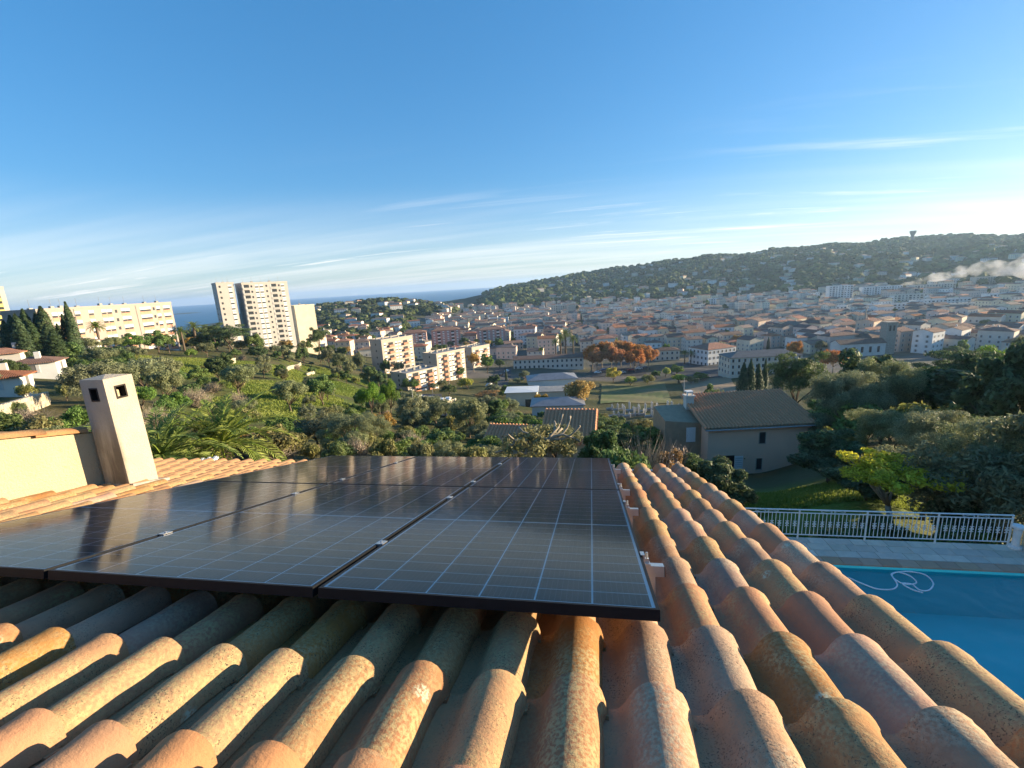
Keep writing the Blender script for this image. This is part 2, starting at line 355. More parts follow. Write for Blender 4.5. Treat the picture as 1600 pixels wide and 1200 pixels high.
def chim_mat():
    m, N, L = nodes('chimney_render'); tc = N('ShaderNodeTexCoord')
    v = tc.outputs['Object']
    col = mix(N, L, noise(N, L, v, 6, 5, .6, .35, .7), (.47, .42, .34), (.40, .355, .285))
    mp = N('ShaderNodeMapping'); L(v, mp.inputs[0]); mp.inputs['Scale'].default_value = (9, 9, 1.1)
    st = noise(N, L, mp.outputs[0], .8, 5, .65, .44, .58)
    sx = N('ShaderNodeSeparateXYZ'); L(v, sx.inputs[0])
    r1 = N('ShaderNodeMapRange'); L(sx.outputs[1], r1.inputs[0]); r1.inputs[1].default_value = .04; r1.inputs[2].default_value = -.02       # weather side
    r2 = N('ShaderNodeMapRange'); L(sx.outputs[2], r2.inputs[0]); r2.inputs[1].default_value = .95; r2.inputs[2].default_value = .55
    mu = N('ShaderNodeMath', operation='MULTIPLY'); L(st, mu.inputs[0]); L(r1.outputs[0], mu.inputs[1])
    mu2 = N('ShaderNodeMath', operation='MULTIPLY'); L(mu.outputs[0], mu2.inputs[0]); L(r2.outputs[0], mu2.inputs[1])
    col = mix(N, L, mu2.outputs[0], col, (.13, .115, .09))
    col = mix(N, L, noise(N, L, v, 40, 4, .7, .62, .74), col, (.40, .34, .26))
    return finish(m, N, L, col, .9, noise(N, L, v, 50, 6, .7), .012)
MT['chimney'] = chim_mat()
MT['soot'] = pm('soot', (.03, .025, .022), None, 20)
MT['white'] = pm('white_paint', (.78, .78, .76), (.70, .70, .68), 10, .5)
MT['paver'] = pm('stone_paving', (.62, .53, .43), (.52, .45, .37), 3, .8, .004, hv=(.01, .12, .1), stain=(.42, .41, .40))
MT['coping'] = pm('terracotta_coping', (.46, .30, .20), (.40, .27, .19), 5, .8, hv=(.01, .1, .1))
MT['liner'] = pm('pool_liner', (.12, .93, .90), (.11, .90, .87), 2, .6)
MT['hose'] = pm('white_hose', (.78, .82, .84), None, 5, .4)
def leaf(name, c1, c2, tl=.35, hv=(.015, .22, .12), sc=.9, lv=(.75, 2.1)):
    m, N, L = nodes(name); v, r = coords(N, L)
    col = mix(N, L, noise(N, L, v, sc, 3, .6, .35, .65), c1, c2)
    gi = N('ShaderNodeNewGeometry'); fine = gi.outputs['Random Per Island']
    hsn = N('ShaderNodeHueSaturation'); L(col, hsn.inputs['Color']); rr = N('ShaderNodeMapRange'); L(fine, rr.inputs[0]); rr.inputs[1].default_value = 0; rr.inputs[2].default_value = 1; rr.inputs[3].default_value = lv[0]; rr.inputs[4].default_value = lv[1]; L(rr.outputs[0], hsn.inputs['Value'])
    col = vary(N, L, hsn.outputs[0], r, *hv)
    b = N('ShaderNodeBsdfPrincipled'); L(col, b.inputs['Base Color']); b.inputs['Roughness'].default_value = .6; b.inputs['Specular IOR Level'].default_value = .25
    t = N('ShaderNodeBsdfTranslucent'); L(col, t.inputs[0])
    mx = N('ShaderNodeMixShader'); mx.inputs[0].default_value = tl; L(b.outputs[0], mx.inputs[1]); L(t.outputs[0], mx.inputs[2])
    o = N('ShaderNodeOutputMaterial'); L(mx.outputs[0], o.inputs[0]); return m
LF = {'olive': leaf('olive_leaf', (.15, .17, .085), (.22, .235, .125), lv=(.7, 1.7)),
      'oak': leaf('oak_leaf', (.065, .115, .03), (.125, .175, .045)),
      'dark': leaf('dark_leaf', (.05, .085, .032), (.09, .125, .048)),
      'pine': leaf('pine_needle', (.07, .14, .022), (.12, .19, .035)),
      'lime': leaf('lime_leaf', (.27, .29, .04), (.34, .34, .055), .45),
      'cypress': leaf('cypress_leaf', (.028, .05, .022), (.05, .075, .03), .15),
      'autumn': leaf('autumn_leaf', (.30, .13, .045), (.36, .19, .06), .4),
      'gold': leaf('golden_leaf', (.32, .20, .05), (.24, .17, .06), .4),
      'yellow': leaf('yellow_leaf', (.48, .36, .05), (.42, .33, .07), .4),
      'palm': leaf('palm_leaf', (.09, .14, .025), (.18, .21, .045), .3),
      'scrub': leaf('scrub_leaf', (.13, .14, .045), (.20, .18, .07)),
      'twig': leaf('grey_twig', (.20, .16, .12), (.26, .20, .15), .1),
      'grass': leaf('grass_blade', (.15, .21, .035), (.25, .28, .06), .4, (0, 0, 0), .06, (.85, 1.2))}
MT['bark'] = pm('bark', (.16, .12, .085), (.10, .075, .055), 9, .9, .02)
MT['pale_bark'] = pm('pale_bark', (.36, .31, .24), (.24, .20, .15), 7, .9, .02)
# ================================================================== SETTING: terrain, sea
def build_terrain():
    az = np.concatenate([np.arange(-180, -70, 5.0), np.arange(-70, 62, 0.6), np.arange(65, 180, 5.0)])
    ld = np.concatenate([np.linspace(math.log(5), math.log(60), 46)[:-1], np.linspace(math.log(60), math.log(6500), 150)])
    A, D = np.meshgrid(np.radians(az), np.exp(ld), indexing='ij')
    X = np.sin(A) * D; Y = np.cos(A) * D; Z = ter(X, Y)
    V = np.stack([X, Y, Z], -1).reshape(-1, 3); na, nd = A.shape
    i, j = np.meshgrid(np.arange(na), np.arange(nd - 1), indexing='ij'); i2 = (i + 1) % na
    Q = np.stack([i * nd + j, i * nd + j + 1, i2 * nd + j + 1, i2 * nd + j], -1).reshape(-1, 4)
    m, N, L = nodes('hillside_soil')
    tc = N('ShaderNodeTexCoord'); v = tc.outputs['Object']
    at_ = N('ShaderNodeAttribute', attribute_name='cover'); sp = N('ShaderNodeSeparateColor'); L(at_.outputs['Color'], sp.inputs[0])
    scrub = mix(N, L, noise(N, L, v, .05, 5, .6, .35, .65), (.06, .075, .028), (.13, .11, .055))
    town = mix(N, L, noise(N, L, v, .03, 4, .6, .4, .6), (.16, .145, .13), (.10, .105, .07))
    gr = mix(N, L, noise(N, L, v, .09, 6, .65, .38, .62), (.10, .20, .02), (.17, .20, .045))
    gr = mix(N, L, noise(N, L, v, .5, 5, .7, .5, .75), gr, (.10, .115, .035))
    wood = (.035, .05, .022)
    col = mix(N, L, sp.outputs[1], scrub, town); col = mix(N, L, sp.outputs[0], col, gr); col = mix(N, L, sp.outputs[2], col, wood)
    finish(m, N, L, col, .95, noise(N, L, v, .9, 6, .7), .5, .1)
    me = npmesh('terrain', V, Q, m, True)
    d = np.hypot(V[:, 0], V[:, 1]); a = np.degrees(np.arctan2(V[:, 0], V[:, 1])); zr = V[:, 2] - CZ
    grass = np.zeros(len(V))
    for (x, y, r) in GRASS:
        c = hit(x, y); grass = np.maximum(grass, np.clip(1.6 - np.hypot(V[:, 0] - c[0], V[:, 1] - c[1]) / r, 0, 1))
    tw = ((zr < -47) & (d > 240) & (d < 1250)).astype(float)
    wd = np.clip((d - 1000) / 150, 0, 1) * (zr > -56) 
    C = np.stack([grass, tw, wd, np.ones(len(V))], -1).astype(np.float32)
    ca = me.color_attributes.new('cover', 'FLOAT_COLOR', 'POINT'); ca.data.foreach_set('color', C.ravel())
    tag(link('terrain', me), kind='structure')
GRASS = [(x, y, r * 1.1) for x, y, r in [(225, 566, 9), (270, 562, 12), (320, 566, 12), (355, 566, 8), (300, 580, 8), (440, 605, 10), (480, 590, 12), (470, 620, 9), (520, 585, 12), (395, 632, 7), (420, 650, 6), (505, 606, 10), (705, 640, 8), (690, 632, 6), (1230, 776, 5), (1260, 772, 4)]]
build_terrain()
def build_sea():
    m, N, L = nodes('sea_water'); tc = N('ShaderNodeTexCoord')
    finish(m, N, L, (.025, .15, .27), .5, noise(N, L, tc.outputs['Object'], .012, 4), 1.5, .15)
    n = 96; V = [(0, 0, 0)]; rs = [1500, 4000, 9000, 16000]
    for r in rs: V += [(r * math.sin(2 * math.pi * k / n), r * math.cos(2 * math.pi * k / n), 0) for k in range(n)]
    F = [(0, 1 + (k + 1) % n, 1 + k) for k in range(n)]
    for i in range(len(rs) - 1):
        for k in range(n):
            a = 1 + i * n + k; b = 1 + i * n + (k + 1) % n; F.append((a, b, b + n, a + n))
    me = bpy.data.meshes.new('sea'); me.from_pydata(V, [], F); me.materials.append(m); me.update()
    tag(link('sea', me, None, (0, 0, 0)), kind='structure')
build_sea()
# ================================================================== OUR HOUSE: tiled roof
SL = R_(15.3244)
C0 = np.array([0.19349312, 1.22667742, CZ - 0.98520561])     # front right corner of the panel array (glass level)
UU = np.array([1., 0, 0]); VV = np.array([0, math.cos(SL), -math.sin(SL)]); NN = np.array([0, math.sin(SL), math.cos(SL)])
def uvh(u, v, h): return C0 + UU * u + VV * v + NN * h
ROOF_ROT = (-SL, 0, 0)
house = empty('tiled_roof_house', (0, 3, CZ - 10.4), 0, 'house under the terracotta roof that carries the solar panels', 'house')
HL = np.array(house.location)
def hl(p): return tuple(np.asarray(p) - HL)
PITCH, EXPO, TLEN = .2175, .345, .42
def tile_mesh(name, mat, seed):
    r = random.Random(seed)
    prof = [(-.158, .006), (-.148, .0), (-.124, -.002), (-.104, .001), (-.093, .006), (-.081, .018), (-.069, .034), (-.054, .050), (-.036, .062), (-.015, .0695), (.006, .071), (.026, .068), (.043, .060), (.056, .048), (.065, .033), (.071, .017), (.074, .004)]
    ys = [0, .06, .16, .27, .345, .385, .41, .42]
    n = len(prof); V = []; F = []
    wob = [(r.uniform(-.003, .003), r.uniform(-.002, .002)) for _ in ys]
    for i, y in enumerate(ys):
        k = .90 + .13 * y / TLEN + (.02 if y > .38 else 0)
        if y == ys[-1]: k -= .025
        for j, (x, z) in enumerate(prof):
            roll = max(0.0, min(1.0, (x + .104) / .05))
            zz = z * 1.1 * (1 + roll * (k - 1)) + .068 * y
            xx = x * (1 + roll * (k - 1) * .8) + wob[i][0] * roll
            if x > .05 and y > .36: xx += .006
            V.append((xx, y, zz + wob[i][1] * roll))
    for i in range(len(ys) - 1):
        for j in range(n - 1): a = i * n + j; F.append((a, a + 1, a + n + 1, a + n))
    b = len(V); e = (len(ys) - 1) * n
    T = .016
    inner = []
    for j in range(n):                                   # lower end face and right flank get thickness
        x, y, z = V[e + j]
        x0, z0 = V[e + max(j - 1, 0)][0], V[e + max(j - 1, 0)][2]; x1, z1 = V[e + min(j + 1, n - 1)][0], V[e + min(j + 1, n - 1)][2]
        l = math.hypot(x1 - x0, z1 - z0); nx, nz = (z1 - z0) / l, -(x1 - x0) / l
        V.append((x + nx * T, y - .002, z + nz * T)); V.append((x + nx * T, y - .12, z + nz * T - .004))
    for j in range(n - 1):
        F.append((e + j, e + j + 1, b + 2 * (j + 1), b + 2 * j)); F.append((b + 2 * j, b + 2 * (j + 1), b + 2 * (j + 1) + 1, b + 2 * j + 1))
    c = len(V)
    for i, y in enumerate(ys):
        x, yy, z = V[i * n + n - 1]; V.append((x - T, yy, z))
    for i in range(len(ys) - 1): F.append((i * n + n - 1, c + i, c + i + 1, (i + 1) * n + n - 1))
    # moulded nib at the lower right corner
    g = G(); g.box(.070, .088, .372, .405, .014, .032)
    bb = len(V); V += g.v; F += [tuple(bb + q for q in f) for f in g.f]
    me = bpy.data.meshes.new(name); me.from_pydata(V, [], F); me.materials.append(mat)
    me.polygons.foreach_set('use_smooth', [True] * len(F)); me.update()
    try: me.set_sharp_from_angle(angle=R_(50))
    except Exception: pass
    return me
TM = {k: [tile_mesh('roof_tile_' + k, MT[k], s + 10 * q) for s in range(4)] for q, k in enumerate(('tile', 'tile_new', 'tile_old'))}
TILE_H = -.221
slab = G().box(-9.2, .84, -2.6, 4.16, -.36, -.235)
roof = link('roof', slab.mesh('roof', MT['deck_under']), house, hl(C0), ROOF_ROT)
def roof_local(u, v, h): return (u, v, h)
cells = []
for j in range(-3, 14):
    v1 = -.17 + EXPO * j
    for k in range(-30, 5):
        u = -.035 + PITCH * k
        if u < -5.35 and v1 < 2.45: continue
        if -5.10 < u < -4.82 and 2.45 < v1 < 2.65: pass
        under = (-3.52 < u < -.10) and (v1 - .34 > .28) and (v1 < 3.75)
        P = uvh(u, v1, TILE_H); dist = np.linalg.norm(P - np.array([0, 0, CZ]))
        cells.append((under, dist, j, k, u, v1))
vis = sorted([c for c in cells if not c[0]], key=lambda c: c[1])
solo, rest = vis[:300], vis[300:] + [c for c in cells if c[0]]
def tile_kind(j, k):
    q = rnd.random()
    if j <= -1: return 'tile_new' if q < .85 else 'tile'
    if k >= 0: return 'tile_old' if q < .62 else ('tile' if q < .9 else 'tile_new')
    return 'tile' if q < .8 else 'tile_old'
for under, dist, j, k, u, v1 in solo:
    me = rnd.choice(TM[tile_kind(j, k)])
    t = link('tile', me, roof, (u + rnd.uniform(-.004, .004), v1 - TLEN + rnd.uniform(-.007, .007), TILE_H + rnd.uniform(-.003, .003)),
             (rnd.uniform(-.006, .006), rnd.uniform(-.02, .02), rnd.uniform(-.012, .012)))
Vb, Fb, off = [], [], 0
src = {}
for kd in ('tile', 'tile_old'):
    me = TM[kd][0]; a = np.empty(len(me.vertices) * 3); me.vertices.foreach_get('co', a); src[kd] = (a.reshape(-1, 3), [tuple(p.vertices) for p in me.polygons])
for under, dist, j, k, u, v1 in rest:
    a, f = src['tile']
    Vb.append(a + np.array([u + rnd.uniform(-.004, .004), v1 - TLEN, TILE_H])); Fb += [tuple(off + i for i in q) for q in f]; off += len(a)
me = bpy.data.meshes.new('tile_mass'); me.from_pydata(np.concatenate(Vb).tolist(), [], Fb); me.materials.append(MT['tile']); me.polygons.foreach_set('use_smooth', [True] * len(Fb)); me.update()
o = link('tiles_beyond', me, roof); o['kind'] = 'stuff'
# walls of the house, verge board and eaves gutter
g = G()
zb = CZ - 11.4
e0 = uvh(0, 3.95, -.36); r0 = uvh(0, -2.6, -.36)
for x0, x1 in ((-9.0, .62),):
    xa, xb = C0[0] + x0, C0[0] + x1; ya, yb = r0[1], e0[1]
    g.add([(xa, ya, zb), (xb, ya, zb), (xb, yb, zb), (xa, yb, zb), (xa, ya, r0[2]), (xb, ya, r0[2]), (xb, yb, e0[2]), (xa, yb, e0[2])], [(0, 1, 5, 4), (1, 2, 6, 5), (2, 3, 7, 6), (3, 0, 4, 7)])
link('wall', g.mesh('wall', MT['stucco']), house, tuple(-HL))
g = G()
for wx in (-6.5, -3.5, -1.2): g.box(C0[0] + wx, C0[0] + wx + .9, e0[1] + .003, e0[1] + .03, CZ - 5.2, CZ - 4.0)
wo_ = link('window', g.mesh('window', MT['white']), house, tuple(-HL))
g = G().box(.842, .875, -2.6, 4.17, -.34, -.20)
link('verge_board', g.mesh('verge_board', MT['deck_under']), roof)
g = G().tube([(-9.2, 4.27, -.24), (.9, 4.27, -.24)], .055, 8)
link('gutter', g.mesh('gutter', MT['alu']), roof)
# neighbouring upper storey at the left, its wall rises from the same roof
def roof_box(u0, u1, v0, v1, h0, h1):
    return [uvh(u, v, h) for h in (h0, h1) for u, v in ((u0, v0), (u1, v0), (u1, v1), (u0, v1))]
BF = [(0, 3, 2, 1), (4, 5, 6, 7), (0, 1, 5, 4), (1, 2, 6, 5), (2, 3, 7, 6), (3, 0, 4, 7)]
def slope_box(name, u0, u1, v0, v1, h0, hgt, mat, parent):      # vertical walls, sloping foot and head
    V = [];
    for up in (0, hgt):
        for u, v in ((u0, v0), (u1, v0), (u1, v1), (u0, v1)):
            p = uvh(u, v, h0); V.append(hl((p[0], p[1], p[2] + up)))
    g = G().add(V, BF); return link(name, g.mesh(name, mat), parent)
slope_box('upper_wall', -9.1, -5.12, -2.6, 2.52, -.30, .705, MT['stucco'], house)
pt = uvh(-5.12, 0, -.30) + np.array([0, 0, .705])
capm = G()
nn = 9
Vc = []
for y in (0, .2, .42):
    for q in range(nn):
        th = math.pi * q / (nn - 1); rr = .075 + .010 * y / .42
        Vc.append((math.cos(th) * rr, y, math.sin(th) * rr * .62 + .012 * y / .42))
capm.add(Vc, [(i * nn + q + 1, i * nn + q, (i + 1) * nn + q, (i + 1) * nn + q + 1) for i in range(2) for q in range(nn - 1)] + [tuple(range(2 * nn, 3 * nn))])
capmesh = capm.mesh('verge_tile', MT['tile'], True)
for i in range(14):
    v = -2.5 + i * .345
    p = uvh(-5.12 - .035, v, -.30); link('verge_tile', capmesh, house, hl((p[0], p[1], p[2] + .700)), (-SL + .03, 0, rnd.uniform(-.02, .02)))
V = []
for up, du in ((.697, 0), (.722, 0)):
    for u, v in ((-9.2, -2.6), (-5.14, -2.6), (-5.14, 2.53), (-9.2, 2.53)):
        p = uvh(u, v, -.30); V.append(hl((p[0], p[1], p[2] + up)))
link('upper_roof', G().add(V, BF).mesh('upper_roof', MT['tile']), house)
# ------------------------------------------------------------------ chimney
def build_chimney():
    zb = uvh(-4.8, 2.40, -.11)[2]
    p0 = uvh(-5.08, 2.40, -.11); p1 = uvh(-4.80, 2.70, -.11)
    x0, x1, y0, y1 = p0[0], p1[0], p0[1], p1[1]
    root = empty('chimney', (x0, y0, zb - .2), 0, 'tapering rendered chimney with two square smoke openings beside the yellow wall', 'chimney')
    w, d, H = x1 - x0, y1 - y0, 1.05
    g = G(); z0, zt = -.12, .2 + H
    # body with two openings: front (-Y) and right (+X)
    def face(P, U, W, Hh, hx0, hx1, hz0, hz1, nrm, depth=.11):
        P, U, nrm = np.array(P), np.array(U), np.array(nrm)
        def q(a, z, dp=0): return P + U * a + np.array([0, 0, z]) - nrm * dp
        o_ = [q(0, 0), q(W, 0), q(W, Hh), q(0, Hh)]; i_ = [q(hx0, hz0), q(hx1, hz0), q(hx1, hz1), q(hx0, hz1)]; b_ = [q(hx0, hz0, depth), q(hx1, hz0, depth), q(hx1, hz1, depth), q(hx0, hz1, depth)]
        g.add(o_ + i_, [(0, 1, 5, 4), (1, 2, 6, 5), (2, 3, 7, 6), (3, 0, 4, 7)])
        op.add(i_ + b_, [(0, 1, 5, 4), (1, 2, 6, 5), (2, 3, 7, 6), (3, 0, 4, 7), (4, 5, 6, 7)])
        # rough rim round the opening
        t = .014
        for a0, a1, c0, c1 in ((hx0 - t, hx1 + t, hz1, hz1 + t), (hx0 - t, hx1 + t, hz0 - t, hz0), (hx0 - t, hx0, hz0, hz1), (hx1, hx1 + t, hz0, hz1)):
            k = [q(a0, c0, .01), q(a1, c0, .01), q(a1, c1, .01), q(a0, c1, .01), q(a0, c0, -.004), q(a1, c0, -.004), q(a1, c1, -.004), q(a0, c1, -.004)]
            rim.add(k, BF)
        # brick stub seen inside
        k = [q(hx0 + (hx1 - hx0) * .30, hz0, depth * .9), q(hx0 + (hx1 - hx0) * .72, hz0, depth * .9), q(hx0 + (hx1 - hx0) * .72, hz0 + (hz1 - hz0) * .62, depth * .9), q(hx0 + (hx1 - hx0) * .45, hz0 + (hz1 - hz0) * .7, depth * .9)]
        k2 = [p + nrm * .05 for p in k]
        inn.add(k + k2, [(4, 5, 6, 7), (0, 1, 5, 4), (1, 2, 6, 5), (2, 3, 7, 6), (3, 0, 4, 7)])
    op, rim, inn = G(), G(), G()
    Hb = zt - z0
    face((0, 0, z0), (1, 0, 0), w, Hb, .105, .175, Hb - .20, Hb - .095, (0, -1, 0))
    face((w, 0, z0), (0, 1, 0), d, Hb, .10, .185, Hb - .20, Hb - .095, (1, 0, 0))
    g.add([(0, 0, z0), (0, d, z0), (w, d, z0), (0, 0, zt), (0, d, zt), (w, d, zt)], [(1, 0, 3, 4), (2, 1, 4, 5)])
    g.add([(0, 0, zt), (w, 0, zt), (w, d, zt), (0, d, zt), (w * .5, d * .5, zt + .03)], [(0, 1, 4), (1, 2, 4), (2, 3, 4), (3, 0, 4)])
    # taper + uneven skin
    def tp(gg):
        gg.v = [(w / 2 + (x - w / 2) * (1.04 - .05 * (z - z0) / Hb), d / 2 + (y - d / 2) * (1.04 - .05 * (z - z0) / Hb), z) for x, y, z in gg.v]
    for q in (g, op, rim, inn): tp(q)
    link('shaft', g.mesh('shaft', MT['chimney']), root)
    link('smoke_opening', op.mesh('smoke_opening', MT['soot']), root)
    link('opening_rim', rim.mesh('opening_rim', MT['soot']), root)
    link('flue_brick', inn.mesh('flue_brick', MT['stucco']), root)
    f = G()
    zf = .2
    f.box(-.04, w + .05, -.05, d + .06, -.2, zf - .03)
    fo = link('mortar_flashing', f.mesh('mortar_flashing', MT['mortar']), root)
    fo.rotation_euler = (-SL, 0, 0)
build_chimney()
# ------------------------------------------------------------------ solar panels
PW, PL, GAP = 1.134, 1.903, .02
CW, CH = .1765, .0888
cell = G().box(-CW / 2, CW / 2, -CH / 2, CH / 2, -.0004, .0).mesh('cell', MT['cell'])
fr = G()
for a in ((0, PW, 0, .011), (0, PW, PL - .011, PL), (0, .011, .011, PL - .011), (PW - .011, PW, .011, PL - .011)):
    fr.box(a[0], a[1], a[2], a[3], -.035, 0)
frame_me = fr.mesh('frame', MT['black'])
back_me = G().box(.011, PW - .011, .011, PL - .011, -.006, -.0016).mesh('backsheet', MT['back'])
glass_me = bpy.data.meshes.new('glass_pane'); glass_me.from_pydata([(.011, .011, -.0005), (PW - .011, .011, -.0005), (PW - .011, PL - .011, -.0005), (.011, PL - .011, -.0005)], [], [(0, 1, 2, 3)]); glass_me.materials.append(MT['glass'])
rows = ('front', 'back'); colsn = ('right', 'middle', 'left')
xc = [.0225 + CW / 2 + i * (CW + .0062) for i in range(6)]
mx = (PW - (xc[-1] + xc[0])) / 2; xc = [x + mx for x in xc]
yc = []
m0 = .019
hh = (PL / 2 - .008 - m0 - 10 * CH) / 9 if (PL / 2 - .007 - m0 - 10 * CH) > 0 else .0006
for half in (0, 1):
    for i in range(10):
        y = m0 + CH / 2 + i * (CH + hh)
        yc.append(y if half == 0 else PL - y)
for r in range(2):
    for c in range(3):
        p = uvh(-(c + 1) * PW - c * GAP, r * (PL + GAP), 0)
        root = empty('solar_panel', p, 0, f'{colsn[c]} solar panel in the {rows[r]} row of the roof array', 'solar panel', 'solar panels on the roof')
        root.rotation_euler = ROOF_ROT
        link('frame', frame_me, root); link('backsheet', back_me, root); link('glass_pane', glass_me, root)
        for x in xc:
            for y in yc: link('cell', cell, root, (x, y, -.00135))
# rails and clamps
rail_me = G().box(-3.62, .085, -.02, .02, -.078, -.0365)
for z in (-.066, -.049): rail_me.box(-3.615, .0853, -.012, .012, z - .002, z + .002)
rail_me = rail_me.mesh('rail_profile', MT['alu'])
cap_me = G().box(.0855, .0885, -.019, .019, -.0775, -.037).mesh('rail_cap', MT['black'])
ec = G().box(.004, .032, -.022, .022, -.0362, -.029).box(.004, .010, -.022, .022, -.029, .004).box(-.006, .010, -.022, .022, .004, .0075).tube([(.02, 0, -.029), (.02, 0, .012)], .005, 6).box(.012, .028, -.008, .008, -.029, -.012)
ec_me = ec.mesh('end_clamp', MT['alu'])
mc_me = G().box(-.0085, .0085, -.025, .025, -.036, .001).box(-.017, .017, -.025, .025, .0015, .005).tube([(0, 0, .005), (0, 0, .011)], .006, 6).mesh('middle_clamp', MT['alu'])
hk_me = G().box(-.02, .02, -.012, .012, -.17, -.0785).mesh('roof_hook', MT['alu'])
for i, v in enumerate((.50, 1.50, 2.12, 3.20)):
    root = empty('mounting_rail', uvh(0, v, 0), 0, ['aluminium mounting rail nearest the camera under the front panels', 'second aluminium rail, under the far half of the front panels', 'third aluminium rail, under the near half of the back panels', 'farthest aluminium rail, under the far half of the back panels'][i], 'rail', 'rails carrying the solar panels')
    root.rotation_euler = ROOF_ROT
    link('rail_profile', rail_me, root); link('rail_cap', cap_me, root); link('end_clamp', ec_me, root)
    for q in (1, 2): link('middle_clamp', mc_me, root, (-q * PW - (q - .5) * GAP, 0, 0))
    for q in (.03, -1.1, -2.2, -3.4): link('roof_hook', hk_me, root, (q, 0, 0))
# ================================================================== POOL TERRACE
PZ = CZ - 8.5
def paving():
    root = tag(link('pool_terrace', None, None, (0, 0, PZ)), kind='structure')
    g = G(); 
    pool = (5.2, 13.6, 5.2, 13.0)
    for a in ((1.6, 16.0, 13.35, 14.42), (1.6, 4.85, 3.2, 13.35), (13.95, 16.0, 3.2, 13.35), (4.85, 13.95, 3.2, 4.85)): g.box(a[0], a[1], a[2], a[3], -3.2, -.03)
    link('terrace_slab', g.mesh('terrace_slab', MT['mortar']), root)
    meshes = {}
    def pv(x0, x1, y0, y1):
        w, d = round(x1 - x0, 3), round(y1 - y0, 3)
        if (w, d) not in meshes: meshes[(w, d)] = G().bbox(-w / 2, w / 2, -d / 2, d / 2, -.028, .0, .006).mesh('paving_stone', MT['paver'])
        link('paving_stone', meshes[(w, d)], root, ((x0 + x1) / 2, (y0 + y1) / 2, rnd.uniform(-.002, .002)))
    y = 13.36
    for row, hgt in enumerate((.34, .35, .34)):
        x = 1.62; i = row
        while x < 15.6:
            w = (.62, .48, .74, .40, .56)[i % 5]; i += 1
            pv(x, min(x + w - .012, 15.98), y, y + hgt - .012); x += w
        y += hgt
    for k in range(16):
        pv(13.97, 14.96, 3.3 + k * .62, 3.3 + k * .62 + .608); pv(14.97, 15.97, 3.3 + k * .62, 3.3 + k * .62 + .608)
    root2 = empty('swimming_pool', ((pool[0] + pool[1]) / 2, (pool[2] + pool[3]) / 2, PZ - 1.5), 0, 'rectangular swimming pool with turquoise liner behind the white railing', 'pool')
    ox, oy, oz = root2.location
    x0, x1, y0, y1 = [pool[0] - ox, pool[1] - ox, pool[2] - oy, pool[3] - oy]
    g = G(); V = [(x0, y0, 0), (x1, y0, 0), (x1, y1, 0), (x0, y1, 0), (x0, y0, 1.46), (x1, y0, 1.46), (x1, y1, 1.46), (x0, y1, 1.46)]
    g.add(V, [(0, 1, 2, 3), (1, 0, 4, 5), (2, 1, 5, 6), (3, 2, 6, 7), (0, 3, 7, 4)])
    link('basin', g.mesh('basin', MT['liner']), root2)
    n = 2
    link('water', G().add([(x0, y0, 1.38), (x1, y0, 1.38), (x1, y1, 1.38), (x0, y1, 1.38)], [(0, 1, 2, 3)]).mesh('water', MT['water']), root2)
    cs = G().bbox(-.245, .245, -.17, .17, -.05, 0, .012).mesh('coping_stone', MT['coping'])
    for i in range(17):
        for yy in (y1 + .172, y0 - .172): link('coping_stone', cs, root2, (x0 + .25 + i * .494, yy, 1.505 + rnd.uniform(-.002, .002)))
    for i in range(17):
        for xx in (x0 - .172, x1 + .172): link('coping_stone', cs, root2, (xx, y0 - .1 + i * .497, 1.505), (0, 0, math.pi / 2))
    # floating cleaner hose: loose coils
    pts = []
    a = onz(1310, 890, PZ - .11); pp = [(1325, 893), (1345, 902), (1370, 911), (1393, 912), (1402, 905), (1395, 893), (1393, 888), (1403, 885), (1420, 890), (1432, 900), (1425, 904), (1408, 902), (1394, 892), (1398, 886), (1420, 884), (1445, 889), (1458, 902), (1452, 913), (1437, 913), (1425, 904), (1410, 903), (1425, 912), (1445, 918)]
    q = [onz(x, y + 9, PZ - .105) for x, y in pp]
    for i in range(len(q) - 1):
        b0, b1, b2, b3 = q[max(i - 1, 0)], q[i], q[i + 1], q[min(i + 2, len(q) - 1)]
        for s in range(5):
            t = s / 5; pts.append(.5 * ((2 * b1) + (-b0 + b2) * t + (2 * b0 - 5 * b1 + 4 * b2 - b3) * t * t + (-b0 + 3 * b1 - 3 * b2 + b3) * t ** 3))
    tag(link('cleaner_hose', G().tube(pts, .019, 6).mesh('cleaner_hose', MT['hose'], True)), 'white cleaner hose floating in loops on the pool water', 'hose')
paving()
